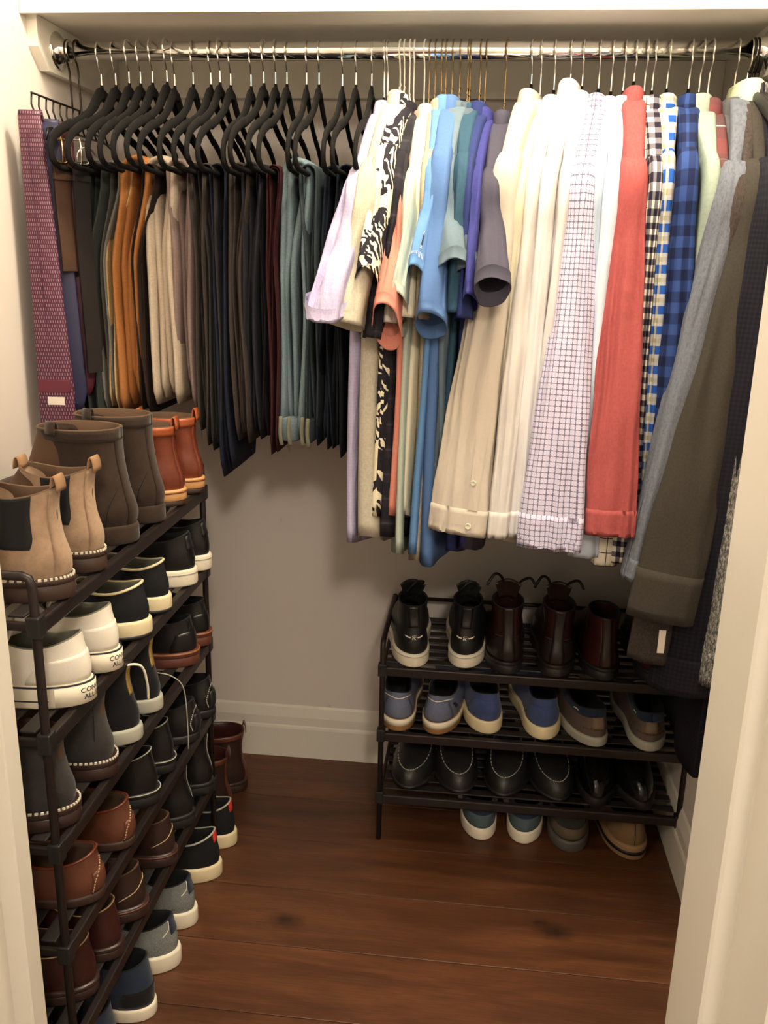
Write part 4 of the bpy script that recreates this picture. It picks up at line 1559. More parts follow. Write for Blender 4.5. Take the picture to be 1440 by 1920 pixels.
def shoe(name, label, cat, loc, rz, group, up, so, li, parts=(), pitch=0.0, roll=0.0, heel=None, out=0.004, **kw):
    """up / so / li: materials of upper, sole and lining"""
    k = Last(**kw)
    t = thing(name, label, cat, loc, rz, group)
    t.rotation_euler = (roll, pitch, rz)
    ths = [2 * PI * i / NTH for i in range(NTH)]
    vmax = 2.0 if k.shaft else 1.0
    nv = 12
    vs = [i / nv for i in range(nv + 1)]
    if k.shaft:
        vs += [1 + i / 8 for i in range(1, 9)]
    rings = [[k.S(th, v) for th in ths] for v in vs]
    loft_obj('upper', rings, up, t)
    # rim and lining
    rim = rings[-1]
    c = sum(rim, Vector()) / NTH

    def inward(p, d):
        q = Vector((p.x - c.x, p.y - c.y, 0))
        ln = q.length
        return p - q * (d / max(ln, 1e-4))
    lr = [[p.copy() for p in rim], [inward(p, 0.0018) + Vector((0, 0, 0.0016)) for p in rim], [inward(p, 0.0042) for p in rim]]
    fl = k.sole + 0.004
    nl = 6
    for i in range(1, nl + 1):
        q = i / nl
        ring = []
        for th, p in zip(ths, rim):
            b = k.outline(th, 0.0, 0.010)
            xx = min(b.x, k.L * 0.72)
            tgt = Vector((xx, b.y * 0.9, fl))
            pp = inward(p, 0.0045)
            ring.append(pp.lerp(tgt, q))
        lr.append(ring)
    loft_obj('lining', lr, li, t, cap1=True)
    # sole
    if heel:
        hm, hh, hx, welt = heel                       # heel block, its height, its length, welt thickness
        sr = []
        for z, g in ((hh, out - 0.001), (hh + 0.001, out), (k.sole - 0.001, out), (k.sole + 0.0005, out - 0.001), (k.sole + 0.0005, -0.006)):
            ring = []
            for th in ths:
                p = k.outline(th, g)
                drop = hh * smooth01((p.x - hx) / (k.L * 0.30)) * 0.85
                p.z = z - (drop if z < k.sole - 0.002 else 0)
                ring.append(p)
            sr.append(ring)
        loft_obj('sole', sr, so, t, cap0=True)
        hr = []
        for z, g in ((0.0, out - 0.002), (0.002, out - 0.001), (hh - 0.001, out - 0.001), (hh, out - 0.002)):
            ring = []
            for i in range(33):
                th = -PI * 0.5 + PI * i / 32
                cth = math.acos(max(-1, min(1, 1 - 2 * hx / k.L)))
                p = k.outline(th * cth / (PI / 2), g)
                p.z = z
                ring.append(p)
            hr.append(ring)
        loft_obj('heel', hr, hm, t, cap0=True, cap1=True)
    else:
        sr = []
        hs_ = k.sole
        for z, g in ((0.0, out - 0.003), (0.0015, out - 0.001), (0.004, out), (hs_ - 0.004, out), (hs_ - 0.001, out - 0.0008), (hs_ + 0.0005, out - 0.003), (hs_ + 0.0005, -0.006)):
            ring = []
            for th in ths:
                p = k.outline(th, g)
                toe = smooth01((p.x / k.L - 0.72) / 0.28)
                p.z = z + (0.006 * toe if z < hs_ * 0.5 else 0.0)
                ring.append(p)
            sr.append(ring)
        so_o = loft_obj('sole', sr, so, t, cap0=True)
    for pt in parts:
        kind = pt[0]
        if kind == 'panel':                           # name, mat, th0, th1, v0, v1, offset
            _, nm, mat, a0, a1, v0, v1, off = pt
            n1 = max(3, int(abs(a1 - a0) / 0.14))
            n2 = max(3, int(abs(v1 - v0) / 0.08))
            rows = []
            for j in range(n2 + 1):
                v = lerp(v0, v1, j / n2)
                row = []
                for i in range(n1 + 1):
                    a = lerp(a0, a1, i / n1)
                    edge = off
                    row.append(k.S(a, v) + k.N(a, v) * edge)
                a_, b_ = row[0].copy(), row[-1].copy()
                rows.append([k.S(a0, v) - k.N(a0, v) * 0.001] + row + [k.S(a1, v) - k.N(a1, v) * 0.001])
            def skirt(row, v):
                out_ = []
                for i in range(n1 + 3):
                    a = a0 if i == 0 else a1 if i == n1 + 2 else lerp(a0, a1, (i - 1) / n1)
                    out_.append(k.S(a, v) - k.N(a, v) * 0.001)
                return out_
            rows = [skirt(rows[0], v0)] + rows + [skirt(rows[-1], v1)]
            loft_obj(nm, rows, mat, t, closed=False)
        elif kind == 'piping':                        # mat, radius
            pth = [k.S(th, vmax) + Vector((0, 0, 0.001)) for th in ths]
            tube('piping', pth, pt[2], pt[1], t, n=6, closed=True)
        elif kind == 'seam':                          # mat, list of (th, v), radius
            pth = [k.S(a, v) + k.N(a, v) * 0.0008 for a, v in pt[2]]
            tube('seam', spline(pth, 3), pt[3], pt[1], t, n=5)
        elif kind == 'stripe':                        # mat, z, height, th0, th1
            _, mat, z, h, a0, a1 = pt
            rows = []
            for zz, g in ((z, out - 0.001), (z, out + 0.0009), (z + h, out + 0.0009), (z + h, out - 0.001)):
                row = []
                n1 = 40
                for i in range(n1 + 1):
                    p = k.outline(lerp(a0, a1, i / n1), g)
                    p.z = zz
                    row.append(p)
                rows.append(row)
            loft_obj('sole_stripe', rows, mat, t, closed=False)
        elif kind == 'welt_stitch':                   # mat, a0, a1, n
            _, mat, a0, a1, n1 = pt
            vv, ff = [], []
            for i in range(n1):
                a = lerp(a0, a1, i / n1)
                b = lerp(a0, a1, (i + 0.55) / n1)
                p, q = k.outline(a, out - 0.0015), k.outline(b, out - 0.0015)
                p.z = q.z = k.sole + 0.0012
                d = (q - p).normalized()
                w = Vector((-d.y, d.x, 0)) * 0.0012
                z_ = Vector((0, 0, 0.0016))
                o_ = len(vv)
                vv += [p - w - z_, p + w - z_, q + w - z_, q - w - z_, p - w + z_, p + w + z_, q + w + z_, q - w + z_]
                ff += [tuple(o_ + x for x in f) for f in ((0, 1, 2, 3), (7, 6, 5, 4), (0, 4, 5, 1), (1, 5, 6, 2), (2, 6, 7, 3), (3, 7, 4, 0))]
            mesh_obj('welt_stitching', vv, ff, mat, t, smooth=False, kind='stuff')
        elif kind == 'line_stitch':                   # mat, curve [(th, v)...], n
            _, mat, cur, n1 = pt
            pth = spline([Vector((a, v, 0)) for a, v in cur], 24)
            tot = len(pth) - 1
            vv, ff = [], []
            for i in range(n1):
                A_ = pth[int(i / n1 * tot)]
                B_ = pth[int((i + 0.6) / n1 * tot)]
                p = k.S(A_.x, A_.y) + k.N(A_.x, A_.y) * 0.0008
                q = k.S(B_.x, B_.y) + k.N(B_.x, B_.y) * 0.0008
                nn = k.N(A_.x, A_.y) * 0.0007
                d = (q - p)
                if d.length < 1e-6:
                    continue
                w = d.normalized().cross(nn).normalized() * 0.0009
                o_ = len(vv)
                vv += [p - w - nn, p + w - nn, q + w - nn, q - w - nn, p - w + nn, p + w + nn, q + w + nn, q - w + nn]
                ff += [tuple(o_ + x for x in f) for f in ((0, 1, 2, 3), (7, 6, 5, 4), (0, 4, 5, 1), (1, 5, 6, 2), (2, 6, 7, 3), (3, 7, 4, 0))]
            mesh_obj('stitching', vv, ff, mat, t, smooth=False, kind='stuff')
        elif kind == 'pull':                          # mat, th, width, height : loop of webbing standing on the rim
            _, mat, a, w, h = pt
            p = k.S(a, vmax)
            n_ = Vector((-math.cos(a), math.sin(a), 0))
            tdir = Vector((n_.y, -n_.x, 0))
            rows = []
            for i in range(11):
                an = PI * i / 10
                q = p + n_ * (0.0055 * math.cos(an)) + Vector((0, 0, h * math.sin(an) - 0.006))
                rows.append([q - tdir * w / 2, q + tdir * w / 2, q + tdir * w / 2 - (n_ * math.cos(an) + Vector((0, 0, math.sin(an)))) * 0.0018, q - tdir * w / 2 - (n_ * math.cos(an) + Vector((0, 0, math.sin(an)))) * 0.0018])
            loft_obj('pull_tab', rows, mat, t, cap0=True, cap1=True)
        elif kind == 'tongue':                        # mat, height above the throat
            _, mat, h = pt
            p = k.S(PI, vmax)
            rows = []
            for i in range(7):
                q = i / 6
                z = p.z - 0.012 + (h + 0.012) * q
                x = p.x - 0.012 - 0.020 * q * (0.4 if k.shaft else 1)
                w = 0.019 + 0.010 * q
                row = []
                for j in range(9):
                    u = -1 + j / 4
                    row.append(Vector((x + 0.004 - 0.010 * u * u, p.y + w * u, z - 0.010 * q * u * u)))
                rows.append(row + [r_ - Vector((0.003, 0, 0)) for r_ in reversed(row)])
            loft_obj('tongue', rows, mat, t, cap0=True, cap1=True)
        elif kind == 'laces':                         # mat, rows, radius
            _, mat, nrow, r_ = pt
            for i in range(nrow):
                v = vmax - 0.05 - i * 0.10 if not k.shaft else 1.75 - i * 0.22
                pth = []
                for j in range(9):
                    a = PI + (-0.42 + 0.84 * j / 8)
                    pth.append(k.S(a, v) + k.N(a, v) * 0.0028)
                tube('lace', pth, r_, mat, t, n=6)
        elif kind == 'loose_lace':                    # mat, list of world-like local points, radius
            tube('lace', spline(pt[2], 5), pt[3], pt[1], t, n=6)
        elif kind == 'sole_text':                     # lines, mat
            _, lines, mat, size, zc, plate = pt
            def on_sole(tx, tz, off):
                a = -tx / 0.031
                p = k.outline(a, out + off)
                return Vector((p.x, p.y, tz))
            if plate:
                rows = []
                for zz, g in ((0.0025, 0.0), (0.003, 0.0016), (k.sole - 0.003, 0.0016), (k.sole - 0.0025, 0.0)):
                    rows.append([on_sole(lerp(-0.024, 0.024, i / 16), zz, g) for i in range(17)])
                loft_obj('heel_plate', rows, plate, t, closed=False)
            for body, z_ in lines:
                v, f = text_mesh(body, size)
                wv = [on_sole(px * 0.50, z_ + py * 1.05, 0.0022) for px, py, pz in v]
                mesh_obj('lettering', wv, f, mat, t, smooth=False, kind='stuff')
        elif kind == 'heel_mark':                     # mat : winged letters on the heel
            _, mat, vc, sc = pt

            def on_heel(px, py):
                a = -px * sc / 0.030
                v = vc + py * sc / 0.085
                return k.S(a, v) + k.N(a, v) * 0.0014
            for sgn in (-1, 1):
                poly = [(0.32, 0.10), (0.60, 0.16), (1.15, 0.42), (0.95, 0.05), (0.80, -0.02), (0.70, -0.16), (0.55, -0.14), (0.36, -0.18)]
                poly = [(sgn * x, y) for x, y in poly]
                mesh_obj('wing', [on_heel(x, y) for x, y in poly], [tuple(range(len(poly)))], mat, t, smooth=False)
            for ch, cx, cy in (('C', 0.0, 0.22), ('R', -0.02, -0.36)):
                v, f = text_mesh(ch, 0.62)
                mesh_obj('lettering', [on_heel(px + cx, py + cy) for px, py, pz in v], f, mat, t, smooth=False, kind='stuff')
        elif kind == 'fringe_bow':                    # tassel loafer bow at the vamp
            pass
    return t


# materials for shoes
S_tan = suede('suede_tan', C(164, 138, 114))
S_brown = suede('suede_dark_brown', C(56, 45, 38))
S_grey = suede('suede_charcoal', C(56, 53, 52))
S_black = suede('suede_black', C(26, 26, 28))
S_navy = suede('suede_navy', C(42, 52, 70))
S_blue = suede('suede_blue', C(66, 80, 122))
L_cog = leather('leather_cognac', C(108, 52, 34), 0.26, 0.25)
L_cogtop = leather('leather_cognac_top', C(158, 80, 44), 0.4, 0.15)
L_brown = leather('leather_brown', C(98, 58, 42), 0.34, 0.22)
L_dbrown = leather('leather_dark_brown', C(52, 36, 31), 0.34, 0.25)
L_ox = leather('leather_oxblood', C(58, 28, 25), 0.30, 0.25)
L_black = leather('leather_black', C(24, 24, 25), 0.30, 0.25)
L_blackm = leather('leather_matte_black', C(30, 30, 31), 0.45, 0.2)
L_white = leather('leather_white', C(236, 230, 216), 0.42, 0.03)
R_white = plain('rubber_white', C(238, 230, 208), 0.5, 0, 0.03, 30)
R_cream = plain('rubber_cream', C(230, 216, 176), 0.5, 0, 0.04, 30)
R_grey = plain('rubber_grey', C(176, 176, 162), 0.55)
R_black = plain('rubber_black', C(26, 24, 24), 0.55)
R_dbrown = plain('sole_dark_brown', C(58, 40, 32), 0.5)
R_red = plain('sole_red_brown', C(94, 52, 40), 0.45)
R_orange = plain('sole_orange', C(150, 96, 60), 0.5)
R_tan = plain('sole_tan', C(214, 160, 106), 0.55)
R_gum = plain('rubber_gum', C(150, 112, 66), 0.5)
N_line = plain('line_dark', C(44, 42, 52), 0.6)
LI_black = plain('lining_black', C(20, 20, 22), 0.9)
LI_grey = plain('lining_grey', C(112, 112, 98), 0.9)
LI_brown = plain('lining_brown', C(84, 62, 44), 0.85)
LI_tan = plain('lining_tan', C(150, 116, 84), 0.85)
ST_white = plain('thread_white', C(226, 218, 198), 0.8)
ST_tan = plain('thread_tan', C(198, 170, 130), 0.8)
RED = plain('tab_red', C(216, 58, 48), 0.6)
wool_grey = cloth('wool_grey', C(112, 116, 116), 0.15, 0.3, pattern=pat_heather(C(170, 172, 166), 500, 0.5))
grid_blue = cloth('canvas_grey_blue', C(104, 112, 134), 0.08, 0.2)
canvas_black = cloth('canvas_black', C(30, 31, 33), 0.1, 0.2)
teal_canvas = cloth('canvas_teal', C(84, 98, 104), 0.08, 0.2)
khaki_canvas = cloth('canvas_khaki', C(128, 104, 74), 0.08, 0.2)
GOLD = plain('gold_trim', C(190, 160, 90), 0.4, 0.5, 0.4, 400)


def left(y, tier, x=0.0):
    """a place on the tall rack: heel toward the aisle"""
    return (RX + 0.006 + x, y, (TL[tier] if tier is not None else 0.0) + 0.0005)


def pair(name, labels, cat, spots, rz, group, turn=(0.0, 0.0), extra=((), ()), parts=(), **kw):
    for i, (lab, loc) in enumerate(zip(labels, spots)):
        shoe(name, lab, cat, loc, rz + turn[i], group, side=1 if i == 0 else -1, parts=list(parts) + list(extra[i]), **kw)


PIL = PI                                           # toes toward the left wall
GLR = 'shoes on the tall left rack'
# ---- top tier
pair('ankle_boot', ['tan suede chelsea boot at the door end of the top tier', 'tan suede chelsea boot touching the dark brown suede boots'], 'boot',
     [left(1.075, 0, 0.004), left(1.185, 0, 0.002)], PIL, GLR, up=S_tan, so=R_dbrown, li=LI_brown, sole=0.030, heel=(R_dbrown, 0.022, 0.080, 0.008), hh=0.062, hs=0.060, hf=0.080, xf=0.42, ow=0.033,
     shaft=(0.155, 0.006, 0.118, 0.034, 0.012), heelw=0.70, out=0.005, bulge=0.010,
     parts=[('welt_stitch', ST_white, -1.2, 1.2, 30), ('panel', 'gore', LI_black, 0.95, 1.75, 0.72, 2.0, 0.0012), ('panel', 'gore', LI_black, -1.75, -0.95, 0.72, 2.0, 0.0012),
            ('panel', 'backstay', S_tan, -0.42, 0.42, 0.0, 1.96, 0.0014), ('pull', LI_tan, 0.0, 0.026, 0.022), ('pull', LI_tan, PI, 0.026, 0.018)])
pair('ankle_boot', ['tall dark brown suede boot, nearer of its pair', 'tall dark brown suede boot next to the cognac boots'], 'boot',
     [left(1.325, 0, -0.002), left(1.445, 0, 0.0)], PIL, GLR, up=S_brown, so=S_brown, li=LI_brown, sole=0.030, hh=0.066, hs=0.064, hf=0.088, xf=0.44, ow=0.036,
     shaft=(0.188, 0.016, 0.150, 0.046, 0.0), heelw=0.74, out=0.004, bulge=0.012, W=0.106,
     parts=[('panel', 'backstay', S_brown, -0.30, 0.30, 0.0, 2.0, 0.0016), ('seam', S_black, [(0.7, 0.0), (0.75, 0.5), (0.5, 0.95)], 0.0010), ('seam', S_black, [(-0.7, 0.0), (-0.75, 0.5), (-0.5, 0.95)], 0.0010),
            ('panel', 'top_band', S_brown, 0.0, 2 * PI, 1.80, 2.0, 0.0018), ('pull', S_brown, PI * 0.62, 0.020, 0.020)])
pair('ankle_boot', ['glossy cognac leather boot with a tan sole, nearer of its pair', 'glossy cognac leather boot at the back post of the rack'], 'boot',
     [left(1.560, 0, 0.0), left(1.655, 0, 0.006)], PIL, GLR, up=L_cog, so=R_tan, li=LI_brown, sole=0.030, heel=(R_dbrown, 0.010, 0.080, 0.02), hh=0.060, hs=0.056, hf=0.080, xf=0.44, ow=0.032,
     shaft=(0.150, 0.010, 0.125, 0.037, 0.0), heelw=0.72, out=0.005, bulge=0.010,
     parts=[('panel', 'backstay', L_cog, -0.22, 0.22, 0.0, 2.0, 0.0016), ('panel', 'top_band', L_cogtop, 0.0, 2 * PI, 1.72, 2.0, 0.0020), ('pull', L_cogtop, 0.0, 0.022, 0.024), ('stripe', R_orange, 0.024, 0.004, -1.6, 1.6),
            ('pull', L_cogtop, PI, 0.026, 0.020)])
# ---- second tier
pair('sneaker', ['white leather sneaker at the door end of the second tier', 'white leather sneaker beside the black slip-on'], 'sneaker',
     [left(1.095, 1, 0.012), left(1.198, 1, 0.010)], PIL, GLR, up=L_white, so=R_white, li=LI_grey, sole=0.034, hh=0.070, hs=0.044, hf=0.070, xf=0.44, ow=0.031, heelw=0.70, out=0.004,
     parts=[('stripe', N_line, 0.0325, 0.0022, -2.4, 2.4), ('stripe', N_line, 0.012, 0.0018, 0.85, 2.4), ('stripe', N_line, 0.012, 0.0018, -2.4, -0.85), ('panel', 'heel_counter', L_white, -1.1, 1.1, 0.03, 0.62, 0.0012),
            ('sole_text', [('CONVERSE', 0.0228), ('ALL STAR', 0.0125)], N_line, 0.0100, 0.017, R_white), ('tongue', L_white, 0.03), ('laces', R_white, 3, 0.0022)])
pair('slip_on_sneaker', ['black canvas slip-on with cream piping, nearer of its pair', 'black canvas slip-on with cream piping beside the leather sneakers'], 'sneaker',
     [left(1.330, 1, 0.010), left(1.440, 1, 0.006)], PIL, GLR, up=canvas_black, so=R_cream, li=LI_grey, sole=0.030, hh=0.062, hs=0.040, hf=0.064, xf=0.42, ow=0.031, heelw=0.72, out=0.004,
     parts=[('piping', R_cream, 0.0026), ('stripe', R_black, 0.0, 0.006, -2.2, 2.2)])
pair('sneaker', ['black leather sneaker with a chunky white sole, nearer of its pair', 'black leather sneaker with a white sole at the back post'], 'sneaker',
     [left(1.580, 1, 0.010), left(1.668, 1, 0.012)], PIL, GLR, up=L_black, so=R_white, li=LI_black, sole=0.033, hh=0.072, hs=0.046, hf=0.075, xf=0.44, ow=0.031, heelw=0.70, out=0.004,
     parts=[('stripe', R_grey, 0.024, 0.0018, -2.4, 2.4), ('panel', 'heel_patch', L_blackm, -0.35, 0.35, 0.55, 0.95, 0.0014), ('tongue', L_black, 0.03)])
# ---- third tier
pair('ankle_boot', ['charcoal suede boot with a stitched welt, by the rack post', 'charcoal suede boot with a stitched welt beside the black high top'], 'boot',
     [left(1.050, 2, -0.004), left(1.172, 2, 0.002)], PIL, GLR, up=S_grey, so=L_dbrown, li=LI_brown, sole=0.030, heel=(L_dbrown, 0.020, 0.080, 0.010), hh=0.060, hs=0.054, hf=0.070, xf=0.42, ow=0.033, shaft=(0.140, 0.008, 0.12, 0.034, 0.0), heelw=0.74, out=0.007, bulge=0.009,
     parts=[('welt_stitch', ST_white, -1.3, 1.3, 34), ('seam', S_black, [(0.55, 0.0), (0.6, 0.8), (0.55, 1.6)], 0.0008)])
pair('high_top_sneaker', ['black suede high top with a loose white lace', 'black suede high top with a gold trimmed heel'], 'sneaker',
     [left(1.278, 2, 0.004), left(1.382, 2, 0.002)], PIL, GLR, up=S_black, so=R_grey, li=LI_black, sole=0.026, hh=0.062, hs=0.056, hf=0.078, xf=0.44, ow=0.031, shaft=(0.138, 0.010, 0.120, 0.034, 0.0), heelw=0.72, out=0.004,
     extra=([('loose_lace', R_white, [(0.035, 0.036, 0.120), (0.010, 0.030, 0.146), (-0.012, 0.010, 0.140), (-0.017, 0.0, 0.105), (-0.016, -0.004, 0.072)], 0.0022)],
            [('loose_lace', R_grey, [(0.02, -0.040, 0.050), (-0.004, -0.050, 0.040), (-0.022, -0.062, 0.010), (-0.024, -0.070, -0.070), (-0.022, -0.074, -0.125)], 0.0011)]),
     parts=[('panel', 'heel_strip', GOLD, -0.02, 0.20, 0.95, 1.95, 0.0016), ('tongue', S_black, 0.02), ('laces', R_white, 3, 0.0022)])
pair('dress_shoe', ['black leather derby with a red brown welt, nearer of its pair', 'black leather derby with a red brown welt by the post'], 'shoe',
     [left(1.580, 2, 0.006), left(1.672, 2, 0.004)], PIL, GLR, up=L_black, so=R_red, li=LI_black, sole=0.030, heel=(R_red, 0.020, 0.078, 0.010), hh=0.068, hs=0.050, hf=0.080, xf=0.45, ow=0.030, heelw=0.72, out=0.006,
     parts=[('panel', 'heel_counter', L_black, -0.8, 0.8, 0.0, 0.62, 0.0014), ('seam', L_blackm, [(0.3, 0.62), (0.2, 0.8), (0.3, 0.98)], 0.001), ('stripe', R_orange, 0.0265, 0.0035, -1.9, 1.9), ('laces', L_blackm, 3, 0.0016)])
# ---- fourth tier
pair('loafer', ['brown leather driving loafer at the door end of the fourth tier', 'brown leather driving loafer beside the black oxfords'], 'shoe',
     [left(1.098, 3, 0.006), left(1.225, 3, 0.004)], PIL, GLR, up=L_brown, so=R_dbrown, li=LI_brown, sole=0.016, hh=0.066, hs=0.046, hf=0.062, xf=0.45, ow=0.033, heelw=0.76, out=0.001, bulge=0.010,
     parts=[('piping', L_cog, 0.0024), ('line_stitch', ST_tan, [(0.35, 0.05), (0.30, 0.35), (0.05, 0.62), (-0.15, 0.82)], 14), ('panel', 'heel_tab', L_brown, -0.30, 0.36, 0.0, 0.55, 0.0014)])
pair('dress_shoe', ['plain black oxford with a thin grey rim, nearer of its pair', 'plain black oxford with a thin grey rim by the loafers'], 'shoe',
     [left(1.352, 3, 0.0), left(1.455, 3, -0.006)], PIL, GLR, up=L_black, so=R_black, li=LI_black, sole=0.026, heel=(R_black, 0.018, 0.075, 0.008), hh=0.076, hs=0.052, hf=0.076, xf=0.45, ow=0.030, heelw=0.72,
     parts=[('piping', R_grey, 0.0012), ('stripe', R_grey, 0.0255, 0.0014, -1.6, 1.6)])
pair('loafer', ['black leather loafer with stitched heel curls, nearer of its pair', 'black leather loafer with stitched heel curls at the post'], 'shoe',
     [left(1.572, 3, 0.008), left(1.672, 3, 0.010)], PIL, GLR, up=L_black, so=R_black, li=LI_black, sole=0.018, hh=0.072, hs=0.048, hf=0.066, xf=0.45, ow=0.032, heelw=0.76, out=0.002, bulge=0.012,
     parts=[('line_stitch', R_grey, [(0.35, 0.10), (0.45, 0.4), (0.25, 0.7), (-0.1, 0.8)], 16), ('panel', 'heel_tab', L_blackm, -0.25, 0.3, 0.0, 0.6, 0.0016)])
# ---- fifth tier
pair('dress_shoe', ['red brown leather shoe at the door end of the lowest tier', 'red brown leather shoe half hidden on the lowest tier'], 'shoe',
     [left(1.085, 4, -0.012), left(1.165, 4, -0.004)], PIL, GLR, up=L_ox, so=L_dbrown, li=LI_brown, sole=0.024, heel=(L_dbrown, 0.016, 0.075, 0.008), hh=0.074, hs=0.050, hf=0.074, xf=0.45, ow=0.031, heelw=0.72,
     parts=[('piping', ST_tan, 0.0010)])
pair('dress_shoe', ['dark brown leather shoe with a pale curved seam, nearer of its pair', 'dark brown leather shoe with a pale curved seam, under the black oxfords'], 'shoe',
     [left(1.262, 4, 0.002), left(1.405, 4, 0.006)], PIL, GLR, up=L_dbrown, so=L_dbrown, li=LI_brown, sole=0.026, heel=(L_dbrown, 0.018, 0.078, 0.008), hh=0.072, hs=0.052, hf=0.076, xf=0.45, ow=0.031, heelw=0.74,
     parts=[('seam', ST_tan, [(0.75, 0.25), (0.4, 0.42), (0.0, 0.60), (-0.3, 0.66)], 0.0009), ('stripe', R_red, 0.020, 0.004, -1.6, 1.6)])
pair('ankle_boot', ['smooth black leather boot on the lowest tier, nearer of its pair', 'smooth black leather boot on the lowest tier by the post'], 'boot',
     [left(1.530, 4, 0.002), left(1.645, 4, 0.008)], PIL, GLR, up=L_black, so=R_black, li=LI_black, sole=0.026, heel=(R_black, 0.018, 0.078, 0.008), hh=0.062, hs=0.056, hf=0.076, xf=0.43, ow=0.032, shaft=(0.140, 0.008, 0.118, 0.034, 0.0), heelw=0.74, bulge=0.010,
     parts=[('seam', R_grey, [(-0.05, 0.02), (-0.06, 0.6), (-0.04, 1.2), (-0.03, 1.9)], 0.0007)])
# ---- on the floor below the left rack
pair('chukka_shoe', ['navy suede shoe on the floor at the picture bottom', 'navy suede shoe with a pale sole beside the grey wool sneakers'], 'shoe',
     [(-0.545, 1.125, 0.0005), (-0.522, 1.232, 0.0005)], PIL, GLR, up=S_navy, so=R_white, li=LI_black, sole=0.026, hh=0.092, hs=0.066, hf=0.090, xf=0.42, ow=0.032, heelw=0.74,
     parts=[('panel', 'heel_counter', S_black, -0.9, 0.9, 0.0, 0.40, 0.0014)])
pair('sneaker', ['grey wool sneaker with a thick pale sole, nearer of its pair', 'grey wool sneaker with a thick pale sole by the red tab sneakers'], 'sneaker',
     [(-0.518, 1.352, 0.0005), (-0.520, 1.462, 0.0005)], PIL, GLR, up=wool_grey, so=R_white, li=LI_black, sole=0.036, hh=0.072, hs=0.046, hf=0.072, xf=0.43, ow=0.031, heelw=0.74, out=0.005,
     parts=[('panel', 'heel_tab', S_navy, -0.28, 0.28, 0.55, 1.0, 0.0016), ('seam', R_white, [(0.32, 0.98), (0.36, 0.75), (0.6, 0.6)], 0.001)])
pair('sneaker', ['black canvas sneaker with a red heel tab, nearer of its pair', 'black canvas sneaker with a red heel tab, nearer the back wall'], 'sneaker',
     [(-0.512, 1.612, 0.0005), (-0.508, 1.722, 0.0005)], PIL, GLR, up=canvas_black, so=R_cream, li=LI_black, sole=0.034, hh=0.076, hs=0.044, hf=0.072, xf=0.43, ow=0.031, heelw=0.74, out=0.005,
     parts=[('piping', R_grey, 0.0022), ('panel', 'heel_tab', RED, -0.22, 0.22, 0.72, 1.02, 0.0022)])
pair('ankle_boot', ['oxblood leather boot behind the tall rack, nearer of its pair', 'oxblood leather boot with a raised pull loop by the back wall'], 'boot',
     [(-0.548, 1.835, 0.0005), (-0.540, 1.950, 0.0005)], PIL, GLR, turn=(0.15, 0.25), up=L_dbrown, so=L_dbrown, li=L_ox, sole=0.028, heel=(L_dbrown, 0.020, 0.080, 0.008), hh=0.064, hs=0.060, hf=0.080, xf=0.43, ow=0.034, shaft=(0.165, 0.004, 0.125, 0.042, 0.0), heelw=0.74, bulge=0.010,
     parts=[('panel', 'backstay', L_brown, -0.25, 0.25, 0.0, 2.0, 0.0016), ('pull', L_brown, 0.0, 0.020, 0.026), ('panel', 'top_band', L_brown, 0.0, 2 * PI, 1.8, 2.0, 0.0016)])

# ---- low rack at the back: heels toward the door
GRR = 'shoes on the low back rack'
UPR = PI / 2


def right(x, y, tier):
    return (x, y - 0.004, (TR[tier] if tier is not None else 0.0) + 0.0005)


pair('high_top_sneaker', ['black high top with a white winged emblem, left of its pair', 'black high top with a white winged emblem, right of its pair'], 'sneaker',
     [right(-0.106, 1.785, 0), right(0.004, 1.798, 0)], UPR, GRR, turn=(0.10, 0.0), up=leather('leather_soft_black', C(20, 20, 21), 0.5, 0.2), so=R_white, li=LI_black, sole=0.030, hh=0.064, hs=0.056, hf=0.080, xf=0.44, ow=0.031, shaft=(0.140, 0.012, 0.125, 0.034, 0.0), heelw=0.80, out=0.004,
     parts=[('heel_mark', R_white, 0.62, 0.0125), ('stripe', R_grey, 0.024, 0.0015, -2.2, 2.2), ('panel', 'backstay', L_black, -0.30, 0.30, 0.95, 1.95, 0.0012), ('tongue', L_blackm, 0.03), ('laces', L_blackm, 3, 0.002),
            ('loose_lace', L_blackm, [(0.10, -0.01, 0.150), (0.085, -0.02, 0.172), (0.075, -0.004, 0.176), (0.075, 0.010, 0.160), (0.09, 0.016, 0.145)], 0.0022)])
pair('ankle_boot', ['dark oxblood lace-up boot, third shoe from the left on top', 'dark oxblood lace-up boot, fourth shoe from the left on top'], 'boot',
     [right(0.100, 1.782, 0), right(0.205, 1.782, 0)], UPR, GRR, up=leather('leather_oxblood_shaded', C(42, 22, 20), 0.3, 0.25), so=leather('sole_espresso', C(34, 26, 23), 0.4, 0.2), li=LI_black, sole=0.028, heel=(R_black, 0.020, 0.078, 0.008), hh=0.064, hs=0.058, hf=0.080, xf=0.44, ow=0.031, shaft=(0.150, 0.010, 0.125, 0.036, 0.0), heelw=0.82, bulge=0.010,  # oxblood upper darkened in colour for the shade under the shirts
     parts=[('panel', 'backstay', leather('sole_espresso', None), -0.28, 0.28, 0.0, 2.0, 0.0014), ('panel', 'heel_counter', leather('sole_espresso', None), -1.0, 1.0, 0.0, 0.85, 0.0012), ('tongue', L_dbrown, 0.035), ('laces', L_blackm, 3, 0.002),
            ('loose_lace', L_blackm, [(0.12, -0.012, 0.155), (0.10, -0.026, 0.184), (0.085, -0.044, 0.196), (0.075, -0.056, 0.180)], 0.0032),
            ('loose_lace', L_blackm, [(0.12, 0.010, 0.155), (0.10, 0.020, 0.190), (0.09, 0.036, 0.200), (0.08, 0.052, 0.176)], 0.0032), ('seam', R_red, [(-0.9, 0.86), (-0.4, 0.90), (0.4, 0.90), (0.9, 0.86)], 0.0009)])
